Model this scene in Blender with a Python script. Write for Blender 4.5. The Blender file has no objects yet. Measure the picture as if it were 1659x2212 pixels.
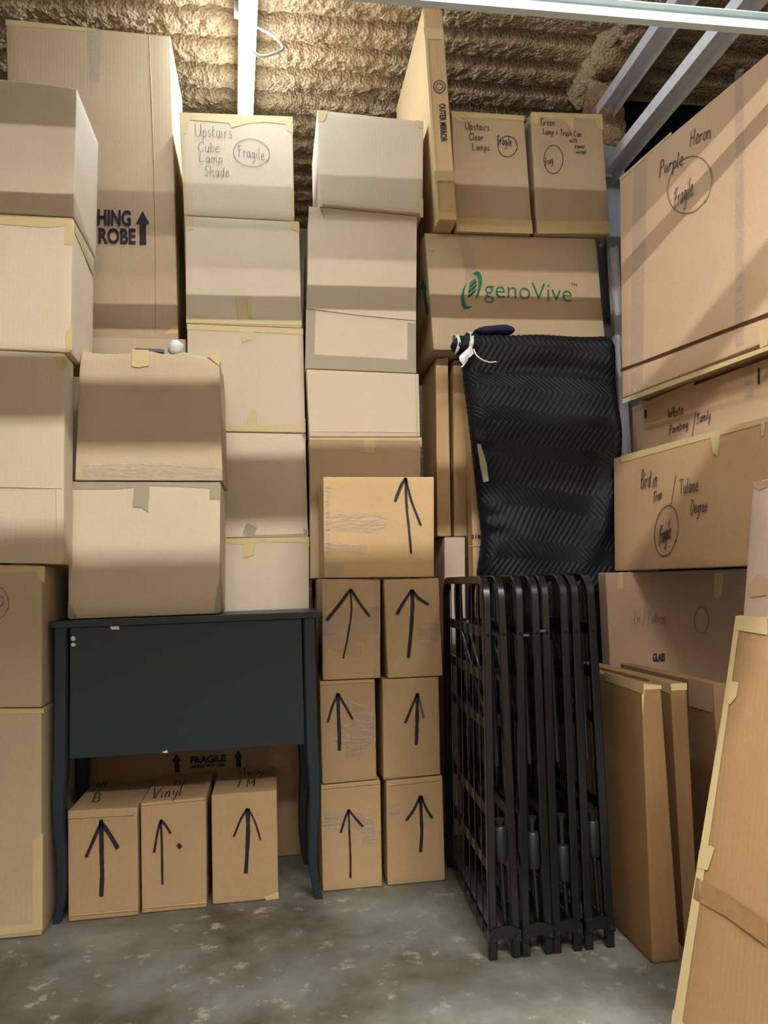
import bpy, bmesh, math, random
import numpy as np
from mathutils import Vector, Matrix
random.seed(4)
scene = bpy.context.scene
COL = scene.collection

# ------------------------------------------------------------------ helpers
def lin(c):
    return tuple((x/255/12.92 if x/255 <= .04045 else ((x/255+.055)/1.055)**2.4) for x in c) + (1.0,)

def new_mat(name):
    m = bpy.data.materials.new(name); m.use_nodes = True
    nt = m.node_tree
    return m, nt, nt.nodes, nt.links, nt.nodes['Principled BSDF']

def cardboard(name, rgb, var=.10, rough=.78, flute=True):
    m, nt, N, L, P = new_mat(name)
    tc = N.new('ShaderNodeTexCoord'); oi = N.new('ShaderNodeObjectInfo')
    add = N.new('ShaderNodeVectorMath'); add.operation = 'MULTIPLY_ADD'
    L.new(oi.outputs['Random'], add.inputs[0]); add.inputs[1].default_value = (7, 3, 5)
    L.new(tc.outputs['Object'], add.inputs[2])
    n1 = N.new('ShaderNodeTexNoise'); n1.inputs['Scale'].default_value = 5; n1.inputs['Detail'].default_value = 5
    n2 = N.new('ShaderNodeTexNoise'); n2.inputs['Scale'].default_value = 160; n2.inputs['Detail'].default_value = 3
    L.new(add.outputs[0], n1.inputs['Vector']); L.new(add.outputs[0], n2.inputs['Vector'])
    r = N.new('ShaderNodeValToRGB')
    c = lin(rgb)
    r.color_ramp.elements[0].position = .25; r.color_ramp.elements[1].position = .75
    r.color_ramp.elements[0].color = (c[0]*(1-var), c[1]*(1-var*1.15), c[2]*(1-var*1.3), 1)
    r.color_ramp.elements[1].color = (min(1, c[0]*(1+var*.6)), min(1, c[1]*(1+var*.6)), min(1, c[2]*(1+var*.6)), 1)
    mx = N.new('ShaderNodeMath'); mx.operation = 'MULTIPLY_ADD'
    L.new(n2.outputs['Fac'], mx.inputs[0]); mx.inputs[1].default_value = .5
    h = N.new('ShaderNodeMath'); h.operation = 'MULTIPLY'; h.inputs[1].default_value = .5
    L.new(n1.outputs['Fac'], h.inputs[0]); L.new(h.outputs[0], mx.inputs[2])
    L.new(mx.outputs[0], r.inputs['Fac'])
    hs = N.new('ShaderNodeHueSaturation')
    rv = N.new('ShaderNodeMapRange'); rv.inputs['To Min'].default_value = .93; rv.inputs['To Max'].default_value = 1.06
    L.new(oi.outputs['Random'], rv.inputs['Value']); L.new(rv.outputs[0], hs.inputs['Value'])
    L.new(r.outputs['Color'], hs.inputs['Color']); L.new(hs.outputs['Color'], P.inputs['Base Color'])
    P.inputs['Roughness'].default_value = rough
    P.inputs['Specular IOR Level'].default_value = .28
    w = N.new('ShaderNodeTexWave'); w.wave_type = 'BANDS'; w.bands_direction = 'X'
    w.inputs['Scale'].default_value = 24; w.inputs['Distortion'].default_value = .6; w.inputs['Detail'].default_value = 1
    L.new(tc.outputs['Object'], w.inputs['Vector'])
    b1 = N.new('ShaderNodeBump'); b1.inputs['Strength'].default_value = .06; b1.inputs['Distance'].default_value = .002
    L.new(w.outputs['Fac'], b1.inputs['Height'])
    b2 = N.new('ShaderNodeBump'); b2.inputs['Strength'].default_value = .12; b2.inputs['Distance'].default_value = .002
    L.new(n2.outputs['Fac'], b2.inputs['Height']); L.new(b1.outputs[0], b2.inputs['Normal'])
    L.new(b2.outputs[0], P.inputs['Normal'])
    return m

def plain(name, rgb, rough=.5, metal=0, spec=.4, bump=0, bscale=60, var=.0):
    m, nt, N, L, P = new_mat(name)
    P.inputs['Roughness'].default_value = rough; P.inputs['Metallic'].default_value = metal
    P.inputs['Specular IOR Level'].default_value = spec
    tc = N.new('ShaderNodeTexCoord')
    n = N.new('ShaderNodeTexNoise'); n.inputs['Scale'].default_value = bscale; n.inputs['Detail'].default_value = 4
    L.new(tc.outputs['Object'], n.inputs['Vector'])
    r = N.new('ShaderNodeValToRGB'); c = lin(rgb)
    r.color_ramp.elements[0].position = .3; r.color_ramp.elements[1].position = .7
    r.color_ramp.elements[0].color = (c[0]*(1-var), c[1]*(1-var), c[2]*(1-var), 1)
    r.color_ramp.elements[1].color = (c[0]*(1+var), c[1]*(1+var), c[2]*(1+var), 1)
    L.new(n.outputs['Fac'], r.inputs['Fac']); L.new(r.outputs['Color'], P.inputs['Base Color'])
    if bump:
        b = N.new('ShaderNodeBump'); b.inputs['Strength'].default_value = bump; b.inputs['Distance'].default_value = .003
        L.new(n.outputs['Fac'], b.inputs['Height']); L.new(b.outputs[0], P.inputs['Normal'])
    return m

def clear_mat(name, fac=.17, tint=(250, 249, 247)):
    m, nt, N, L, P = new_mat(name)
    N.remove(P)
    out = N['Material Output']
    t = N.new('ShaderNodeBsdfTransparent'); t.inputs['Color'].default_value = lin(tint)
    g = N.new('ShaderNodeBsdfPrincipled'); g.inputs['Roughness'].default_value = .2; g.inputs['Base Color'].default_value = (.86, .84, .82, 1); g.inputs['Specular IOR Level'].default_value = 1.0
    tc = N.new('ShaderNodeTexCoord'); n = N.new('ShaderNodeTexNoise')
    mp = N.new('ShaderNodeMapping'); mp.inputs['Scale'].default_value = (1, 1, 3.2)
    L.new(tc.outputs['Object'], mp.inputs['Vector']); L.new(mp.outputs[0], n.inputs['Vector'])
    n.inputs['Scale'].default_value = 26; n.inputs['Detail'].default_value = 3; n.inputs['Distortion'].default_value = 1.2
    b = N.new('ShaderNodeBump'); b.inputs['Strength'].default_value = 1.0; b.inputs['Distance'].default_value = .03
    L.new(n.outputs['Fac'], b.inputs['Height']); L.new(b.outputs[0], g.inputs['Normal'])
    mx = N.new('ShaderNodeMixShader'); mx.inputs[0].default_value = fac
    L.new(t.outputs[0], mx.inputs[1]); L.new(g.outputs[0], mx.inputs[2]); L.new(mx.outputs[0], out.inputs['Surface'])
    return m

M = {
 'light': cardboard('pale_cardboard', (203, 188, 164)),
 'kraft': cardboard('kraft_cardboard', (186, 167, 140)),
 'kraft2': cardboard('tan_cardboard', (184, 162, 132)),
 'brown': cardboard('brown_cardboard', (178, 151, 115), .13),
 'brown2': cardboard('yellow_tan_cardboard', (192, 162, 119), .10),
 'brown3': cardboard('dull_brown_cardboard', (138, 107, 72), .13),
 'pinkish': cardboard('pinkish_cardboard', (196, 173, 156), .08),
 'ochre': cardboard('ochre_cardboard', (164, 131, 90), .15),
 'umber': cardboard('umber_cardboard', (182, 152, 130), .10),
 'orange': cardboard('warm_cardboard', (203, 172, 139), .13),
 'orange2': cardboard('mottled_cardboard', (190, 156, 117), .16),
 'tape': plain('masking_tape', (198, 177, 130), .55, spec=.3, bump=.15, bscale=220, var=.05),
 'gtape': plain('grey_paper_tape', (156, 146, 124), .6, spec=.3, bump=.1, bscale=200, var=.05),
 'btape': plain('brown_packing_tape', (150, 117, 78), .28, spec=.5, bump=.5, bscale=40, var=.08),
 'ptape': plain('pinkish_paper_tape', (186, 156, 124), .6, spec=.3, bump=.1, bscale=200, var=.04),
 'marker': plain('marker_ink', (40, 32, 42), .6, spec=.3, var=.35, bscale=300),
 'marker2': plain('faded_marker_ink', (92, 72, 66), .7, spec=.2, var=.2, bscale=300),
 'pencil': plain('grey_pencil_ink', (112, 104, 98), .7, spec=.2, var=.15, bscale=400),
 'pencil2': plain('faint_pencil_ink', (112, 86, 66), .7, spec=.2, var=.15, bscale=400),
 'pen': plain('ballpoint_ink', (66, 56, 54), .6, spec=.3, var=.2, bscale=400),
 'gap': plain('painted_slit_shade', (84, 54, 32), .9, spec=.1),  # dark brown ribbon, painted for the shade in the lid slit
 'green': plain('green_print', (28, 110, 82), .7, spec=.2, var=.1, bscale=200),
 'clear': clear_mat('clear_packing_tape'),
 'wrap': clear_mat('clear_stretch_wrap', .35, (225, 228, 230)),
 'slate': plain('slate_blue_paint', (31, 42, 52), .42, spec=.45, bump=.05, bscale=150, var=.05),
 'white': plain('white_sticker', (226, 226, 220), .5),
 'black': plain('black_painted_steel', (17, 19, 21), .27, spec=.6, bump=.04, bscale=90, var=.1),
 'black_plastic': plain('black_plastic', (26, 31, 33), .45, spec=.5),
 'bolt': plain('bright_bolt_steel', (170, 172, 174), .3, 1.0),
 'quilt': plain('black_quilted_cotton', (16, 18, 23), .58, spec=.24, bump=.25, bscale=420, var=.18),
 'quilt2': plain('dark_navy_cotton', (30, 30, 66), .8, spec=.3, bump=.2, bscale=300, var=.2),
 'galv': plain('galvanised_steel', (238, 238, 246), .4, .0, var=.06, bscale=30),
 'trackw': plain('pale_track_steel', (214, 228, 230), .5, .0, var=.03, bscale=20),
 'bluegrey': plain('blue_grey_column_paint', (168, 180, 196), .5, .1, var=.08, bscale=12),
 'foam2': plain('spray_foam_lumps', (176, 160, 128), .95, spec=.1, bump=1.0, bscale=45, var=.25),
 'house': plain('white_enamel_housing', (232, 232, 228), .4),
 'dark': plain('flat_black', (20, 19, 20), .9, spec=.1, var=.3, bscale=8),  # near-black, for the side walls and bolt holes
 'wallp': plain('bare_wall_board', (150, 142, 130), .9, spec=.15, bump=.1, bscale=20, var=.05),
 'cable': plain('flexible_metal_conduit', (122, 114, 104), .45, .3),
}

def build_mesh(name, verts, faces, mat, parent=None, smooth=False, loc=None):
    me = bpy.data.meshes.new(name)
    me.from_pydata([tuple(v) for v in verts], [], [tuple(f) for f in faces])
    me.materials.append(mat)
    if smooth:
        me.polygons.foreach_set('use_smooth', [True]*len(me.polygons))
    me.update()
    o = bpy.data.objects.new(name, me); COL.objects.link(o)
    if parent is not None: o.parent = parent
    if loc is not None: o.location = loc
    return o

def tag(o, label, cat, group=None):
    o['label'] = label; o['category'] = cat
    if group: o['group'] = group
    return o

def thing(name, label, cat, loc=(0, 0, 0), group=None):
    o = bpy.data.objects.new(name, None); COL.objects.link(o); o.location = loc
    o.empty_display_size = .05
    return tag(o, label, cat, group)

class MB:
    """collects plain solids into one mesh"""
    def __init__(s): s.v = []; s.f = []
    def add(s, V, F):
        n = len(s.v); s.v += [tuple(x) for x in V]; s.f += [tuple(i+n for i in f) for f in F]; return s
    def box(s, lo, hi, b=.0):
        x0, y0, z0 = lo; x1, y1, z1 = hi
        if b <= 0:
            V = [(x0,y0,z0),(x1,y0,z0),(x1,y1,z0),(x0,y1,z0),(x0,y0,z1),(x1,y0,z1),(x1,y1,z1),(x0,y1,z1)]
            return s.add(V, [(0,3,2,1),(4,5,6,7),(0,1,5,4),(1,2,6,5),(2,3,7,6),(3,0,4,7)])
        bm = bmesh.new(); bmesh.ops.create_cube(bm, size=1)
        for v in bm.verts: v.co = Vector(((x0+x1)/2+v.co.x*(x1-x0), (y0+y1)/2+v.co.y*(y1-y0), (z0+z1)/2+v.co.z*(z1-z0)))
        bmesh.ops.bevel(bm, geom=bm.edges[:], offset=b, segments=2, affect='EDGES', profile=.6)
        bm.verts.index_update(); V = [v.co[:] for v in bm.verts]; F = [[v.index for v in f.verts] for f in bm.faces]; bm.free()
        return s.add(V, F)
    def sweep(s, pts, prof, up=(0, 0, 1), closed_prof=True, scales=None):
        """prof: 2D points (a along side, b along 'up-ish')"""
        pts = [Vector(p) for p in pts]; n = len(pts); k = len(prof); V = []; F = []
        side0 = None
        for i, p in enumerate(pts):
            t = (pts[min(i+1, n-1)]-pts[max(i-1, 0)]).normalized()
            if side0 is None:
                u = Vector(up); sd = t.cross(u)
                if sd.length < 1e-4: sd = t.cross(Vector((1, 0, 0)))
                sd.normalize()
            else:
                sd = (side0 - t*side0.dot(t)).normalized()
            side0 = sd; u2 = sd.cross(t).normalized()
            sc = scales[i] if scales else 1
            for a, b in prof: V.append(p+sd*a*sc+u2*b*sc)
        for i in range(n-1):
            for j in range(k if closed_prof else k-1):
                j2 = (j+1) % k
                F.append((i*k+j, i*k+j2, (i+1)*k+j2, (i+1)*k+j))
        if closed_prof:
            F.append(tuple(range(k))[::-1]); F.append(tuple((n-1)*k+j for j in range(k)))
        return s.add(V, F)
    def tube(s, pts, r, k=10, scales=None):
        return s.sweep(pts, [(r*math.cos(2*math.pi*j/k), r*math.sin(2*math.pi*j/k)) for j in range(k)], scales=scales)
    def build(s, name, mat, parent=None, smooth=False):
        o = build_mesh(name, s.v, s.f, mat, parent, False)
        if smooth:
            try:
                o.data.shade_smooth_by_angle if False else None
            except Exception: pass
            o.data.polygons.foreach_set('use_smooth', [True]*len(o.data.polygons))
            o.data.set_sharp_from_angle(angle=math.radians(38))
        return o

# ------------------------------------------------------------------ noise
def _h(ix, iy, seed):
    n = (ix.astype(np.int64)*374761393 + iy.astype(np.int64)*668265263 + seed*144665) & 0x7fffffff
    n = (n ^ (n >> 13)) * 1274126177 & 0x7fffffff
    return ((n ^ (n >> 16)) & 0xffff) / 65535.0
def vnoise(x, y, seed=0):
    ix = np.floor(x); iy = np.floor(y); fx = x-ix; fy = y-iy
    fx = fx*fx*(3-2*fx); fy = fy*fy*(3-2*fy)
    a = _h(ix, iy, seed); b = _h(ix+1, iy, seed); c = _h(ix, iy+1, seed); d = _h(ix+1, iy+1, seed)
    return (a*(1-fx)+b*fx)*(1-fy)+(c*(1-fx)+d*fx)*fy
def fbm(x, y, seed=0, o=3):
    t = 0; a = 1; w = 0
    for i in range(o):
        t = t+a*vnoise(x*2**i, y*2**i, seed+i*17); w += a; a *= .5
    return t/w

# ------------------------------------------------------------------ cartons
def grid_axis(h, r, n):
    e = r/h
    inner = np.linspace(-(1-e), 1-e, n)
    return np.concatenate([[-1, -1+e*.35], inner, [1-e*.35, 1]])

def carton_mesh(name, c4, depth, bshift, mat, rough, seed, crush=0):
    """c4: front corners TL,TR,BR,BL (x,z), front at y=-depth/2; rounded and slightly sagging board"""
    c4 = np.array(c4); hx = np.linalg.norm(c4[1]-c4[0])/2; hz = np.linalg.norm(c4[0]-c4[3])/2; hy = depth/2
    h = np.array([hx, hy, hz]); r = min(.0045, .2*min(h))
    ax = [grid_axis(hx, r, 13), grid_axis(hy, r, 7 if hy > .06 else 4), grid_axis(hz, r, 13)]
    vid = {}; V = []; F = []
    def vert(p):
        k = tuple(np.round(p, 5))
        if k in vid: return vid[k]
        vid[k] = len(V); V.append(p); return vid[k]
    for axis in range(3):
        a, b = [(1, 2), (2, 0), (0, 1)][axis]
        for s in (-1, 1):
            A, Bx = ax[a], ax[b]
            ids = [[None]*len(Bx) for _ in A]
            for i, u in enumerate(A):
                for j, v in enumerate(Bx):
                    p = [0, 0, 0]; p[axis] = s; p[a] = u; p[b] = v
                    ids[i][j] = vert(p)
            for i in range(len(A)-1):
                for j in range(len(Bx)-1):
                    q = (ids[i][j], ids[i+1][j], ids[i+1][j+1], ids[i][j+1])
                    F.append(q if s > 0 else q[::-1])
    P = np.array(V, float)
    p = P*h; q = np.clip(p, -(h-r), h-r); d = p-q
    ln = np.linalg.norm(d, axis=1, keepdims=True); ln[ln == 0] = 1
    nrm = d/ln
    p = q+nrm*r
    w = p/h
    # inward sag of the face middles
    n1 = fbm(w[:, 0]*2.1+seed*3.7+w[:, 1]*1.3, w[:, 2]*2.1+seed*1.9+w[:, 1]*.7, seed)
    win = np.ones(len(w))
    mid = np.abs(P).copy(); mid.sort(axis=1)
    win = np.clip((1-mid[:, 1])*3.0, 0, 1)
    amp = .0028*rough
    disp = -nrm*(amp*n1*win)[:, None]
    if crush:
        top = np.clip((w[:, 2]-.62)/.38, 0, 1)**1.5
        k = vnoise(w[:, 0]*4+seed, w[:, 1]*4+5, seed)
        disp[:, 2] -= top*k*crush
        disp[:, 1] += np.where(w[:, 1] < -.9, top*k*crush*.7, 0)
        disp[:, 0] -= np.sign(w[:, 0])*top*np.abs(w[:, 0])**6*crush*.6*vnoise(w[:, 1]*3, w[:, 2]*3, seed+4)
    u = (w[:, 0]+1)/2; t = (w[:, 2]+1)/2
    tl, tr, br, bl = c4
    xz = (bl[None]*(1-u)[:, None]+br[None]*u[:, None])*(1-t)[:, None]+(tl[None]*(1-u)[:, None]+tr[None]*u[:, None])*t[:, None]
    back = (w[:, 1]+1)/2
    out = np.stack([xz[:, 0]+bshift[0]*back, p[:, 1], xz[:, 1]+bshift[1]*back], 1)+disp
    me = bpy.data.meshes.new(name)
    me.from_pydata([tuple(x) for x in out], [], F); me.materials.append(mat)
    me.polygons.foreach_set('use_smooth', [True]*len(me.polygons)); me.update()
    return me

# hand-drawn capitals and small letters as pen strokes on a 10-high grid: width | strokes
GLYPH = {
'U':(8,"1,10 1,4 2.5,.6 4,.2 6,2 7,6 7.2,10 7,3 7.6,.2"),'C':(7.5,"7,8 5.5,9.8 3,9 1.2,6 1.2,3 2.8,.6 5,.3 7,1.6"),
'L':(7,"1.6,10 1.2,5 .9,.4 3.5,.2 6.4,1"),'S':(7,"6.6,8.4 5,9.9 2.6,9.2 2,7.4 3.6,5.8 5.4,4.2 5,1.6 3,.2 .8,1"),
'F':(7,"2.2,-1 2.2,5 2.6,10|.2,7.6 3,8.6 6.6,9.8|.6,4.6 3.4,5 5.2,5.6"),'V':(7.5,"0.4,10 2,5 3.4,0 5.4,6 7.4,9.6"),
'B':(7,"1.4,0 1.4,10 4.4,9.6 5.6,7.8 4.2,5.6 1.6,5.2 5,4.6 6.2,2.4 4.4,.2 1,.2"),'H':(8,"1.6,9.6 1,0|6.6,10 6,0|1.2,4.6 6.4,5.4"),
'I':(4,"2,10 2,0"),'A':(8,"0.6,0 3.4,10 4.4,10 7,0|1.8,4 6,4.2"),'G':(8,"7,8.6 5,10 2.4,8.8 1,5.4 1.8,1.8 4,.2 6.6,1.2 6.8,4.2 4.4,4.4"),
'T':(7.5,"0,9.4 3.8,9.8 8,9.6|4,9.6 3.6,0"),'W':(10,"0.6,9.6 2,.4 4.6,6.4 6.2,.4 9.2,10"),'P':(6.6,"1.6,9.6 1,-1.5|.6,9 3.6,10 5.8,8.4 5.2,6 1.6,4.8"),
'D':(8,"1.6,9.8 1.2,0 4,.4 6.8,3 6.6,7 4.2,9.6 .4,9.8"),'Z':(7,"0.8,9.4 6.2,9.6 1,.4 6.6,.6"),'M':(9,"1,0 1.4,9.6 4.2,3.4 7.2,9.8 7.8,0"),
'a':(5.6,"4.4,5 2.4,5.6 .8,3.4 1.4,.6 3,.4 4.2,3 4.6,5.2 4.4,1.4 5.6,.4"),'b':(5.4,"1,10 .8,.4|.9,3.4 2.8,5.4 4.6,3.6 4,.8 1,.4"),
'd':(5.8,"4.4,5 2.2,5.4 .8,2.8 1.8,.3 3.8,1.6 4.8,9.6 4.6,1.4 5.8,.4"),'e':(5.2,".8,2.8 3.8,3.6 3.6,5.4 1.8,5.4 .8,2.8 1.6,.5 3.4,.3 5.2,1.6"),
'f':(4.4,"4.4,9.2 3,10 2.2,8 2,-2.4|.4,5 4,5.4"),'g':(5.4,"4.2,5 2.2,5.4 .8,3 1.8,.8 3.8,2 4.4,5.2 4.2,-2 2.6,-4 .8,-3"),
'h':(5.6,"1,10 .8,.2|.9,3.2 2.8,5.4 4.2,4.6 4.2,.6 5.6,.3"),'i':(2.8,"1.2,5.2 1,1 2.4,.3|1.4,7.4 1.6,7.8"),'l':(2.8,"1.4,10 1,1.4 2.4,.3"),
'm':(8,".8,5.4 .8,.2|.9,3.4 2.4,5.4 3.6,4.6 3.6,.4|3.7,3.4 5.2,5.4 6.6,4.4 6.6,.8 8,.4"),'n':(5.6,".8,5.4 .8,.2|.9,3.2 2.8,5.4 4.2,4.4 4.2,.8 5.6,.4"),
'o':(5.2,"2.6,5.4 .8,3.4 1.2,.8 3,.3 4.6,2.4 4,5 2.4,5.4"),'p':(5.4,"1.2,5.4 .8,-3.6|1,3.6 3,5.6 4.6,4 3.8,1 1,1"),
'r':(4.4,".8,5.4 .8,.2|.9,3 2.2,5 4.2,5.2"),'s':(4.4,"3.8,5 1.8,5.4 1.2,4 3.4,2.4 3,.6 .6,.5"),'t':(4.2,"2,8.6 1.7,1.2 3.4,.3|.2,5.6 4,6"),
'u':(5.6,".8,5.2 1,1.2 2.6,.3 4.2,2 4.4,5.2 4.2,1 5.6,.3"),'v':(5,".6,5.4 2.4,.3 4.6,5.6"),'w':(7.4,".6,5.2 1.8,.4 3.6,4 5,.4 6.8,5.4"),
'y':(5.4,".8,5.4 1.6,1.6 3.4,1.6|4.6,5.4 3.4,-.4 1.4,-4"),'k':(5,"1,10 .8,.2|4,5.4 1,2.8 4.4,.2"),'c':(4.6,"4,4.8 2.2,5.4 .8,3 1.6,.5 4.2,.8"),
'/':(4,".4,-2 4,11"),'+':(6,"3,6.4 3,.8|.4,3.6 5.8,3.8"),'1':(4,"1,8 2.4,10 2.2,0"),'5':(6,"5,9.8 1.6,9.6 1.4,6 4,6 5,3 3.4,.3 .8,.8"),
}
def ribbon(pts, w, taper=True):
    pts = [Vector((p[0], p[1])) for p in pts]
    # resample smooth
    if len(pts) > 2:
        q = []
        for i in range(len(pts)-1):
            p0 = pts[max(i-1, 0)]; p1 = pts[i]; p2 = pts[i+1]; p3 = pts[min(i+2, len(pts)-1)]
            for k in range(4):
                t = k/4
                q.append(.5*((2*p1)+(-p0+p2)*t+(2*p0-5*p1+4*p2-p3)*t*t+(-p0+3*p1-3*p2+p3)*t**3))
        pts = q+[pts[-1]]
    V = []; F = []; n = len(pts)
    for i, p in enumerate(pts):
        t = pts[min(i+1, n-1)]-pts[max(i-1, 0)]
        if t.length < 1e-9: t = Vector((1, 0))
        t.normalize(); nn = Vector((-t.y, t.x))
        ww = w*(.86+.28*random.random())
        V += [p+nn*ww/2, p-nn*ww/2]
    for i in range(n-1): F.append((2*i, 2*i+1, 2*i+3, 2*i+2))
    return V, F

def face_map(b_c4, depth, face, off, eps):
    c = np.array(b_c4)
    def f(p):
        x, y = p[0], p[1]
        if face == 'F': return (x, off-eps, y)
        if face == 'L':
            t = (y-c[3][1])/(c[0][1]-c[3][1]); return (c[3][0]+(c[0][0]-c[3][0])*t-eps, x, y)
        if face == 'R':
            t = (y-c[2][1])/(c[1][1]-c[2][1]); return (c[2][0]+(c[1][0]-c[2][0])*t+eps, x, y)
        t = (x-c[0][0])/(c[1][0]-c[0][0]); return (x, y, c[0][1]+(c[1][1]-c[0][1])*t+eps)
    return f

def font_outline(text, bold):
    cu = bpy.data.curves.new('t', 'FONT'); cu.body = text; cu.offset = bold; cu.resolution_u = 4
    o = bpy.data.objects.new('t', cu); COL.objects.link(o)
    dg = bpy.context.evaluated_depsgraph_get(); dg.update()
    me = bpy.data.meshes.new_from_object(o.evaluated_get(dg))
    V = [v.co[:2] for v in me.vertices]; F = [tuple(p.vertices) for p in me.polygons]
    bpy.data.objects.remove(o); bpy.data.curves.remove(cu); bpy.data.meshes.remove(me)
    return V, F

def add_part(root, part, c4, depth, boxmat, lift=0):
    kind, name, mat, face, off, data = part
    V = []; F = []
    def put(v, f, g):
        n = len(V); V.extend(g(p) for p in v); F.extend(tuple(i+n for i in q) for q in f)
    flip = face in ('R',)
    if kind == 'tape':
        g = face_map(c4, depth, face, off, .0009+lift if mat in ('tape', 'gtape', 'ptape', 'btape') else .0015+lift)
        for poly in data: put(poly, [tuple(range(len(poly)))], g)
        m = M[mat]
    elif kind == 'line':
        if mat == 'crease':
            g0 = face_map(c4, depth, face, off, .0002); g1 = face_map(c4, depth, face, off, .0022)
            for w, pts in data:
                v, f = ribbon(pts, max(w, .003)*1.6)
                n = len(v)//2; n0 = len(V)
                for i in range(n):
                    a, b = v[2*i], v[2*i+1]; V.append(g0(a)); V.append(g1((a+b)/2)); V.append(g0(b))
                for i in range(n-1):
                    k = n0+3*i; F.append((k, k+1, k+4, k+3)); F.append((k+1, k+2, k+5, k+4))
            m = boxmat
        else:
            g = face_map(c4, depth, face, off, .0019)
            for w, pts in data:
                v, f = ribbon(pts, w); put(v, f, g)
            m = M[mat]
    elif kind == 'write':
        g = face_map(c4, depth, face, off, .0019); m = M[mat]
        for t, O, A, U, w in data:
            w = w*.72; x = 0
            for ch in t:
                if ch == ' ': x += 4; continue
                gl = GLYPH.get(ch)
                if not gl: continue
                for st in gl[1].split('|'):
                    pts = []
                    for s in st.split():
                        a, b = s.split(','); a = float(a)+random.uniform(-.25, .25); b = float(b)+random.uniform(-.25, .25)
                        k = (x+a)/8.0
                        pts.append((O[0]+A[0]*k+U[0]*b/10, O[1]+A[1]*k+U[1]*b/10))
                    v, f = ribbon(pts, w); put(v, f, g)
                x += gl[0]+.6
    elif kind == 'print':
        text, q, bold = data; m = M[mat]
        g = face_map(c4, depth, face, off, .0019)
        v, f = font_outline(text, bold)
        xs = [p[0] for p in v]; ys = [p[1] for p in v]; x0, x1, y0, y1 = min(xs), max(xs), min(ys), max(ys)
        TL, TR, BL = [np.array(p) for p in q]
        w = [tuple(TL+(TR-TL)*((p[0]-x0)/(x1-x0))+(BL-TL)*((y1-p[1])/(y1-y0))) for p in v]
        put(w, f, g)
    elif kind == 'lid':
        poly, th = data; m = boxmat
        n = len(poly)
        ga = face_map(c4, depth, face, off, th); gb = face_map(c4, depth, face, off, -.004)
        V.extend(ga(p) for p in poly); V.extend(gb(p) for p in poly)
        F.append(tuple(range(n)))
        for i in range(n):
            j = (i+1) % n; F.append((i, n+i, n+j, j))
    o = build_mesh(name, V, F, m, root)
    return o

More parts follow.
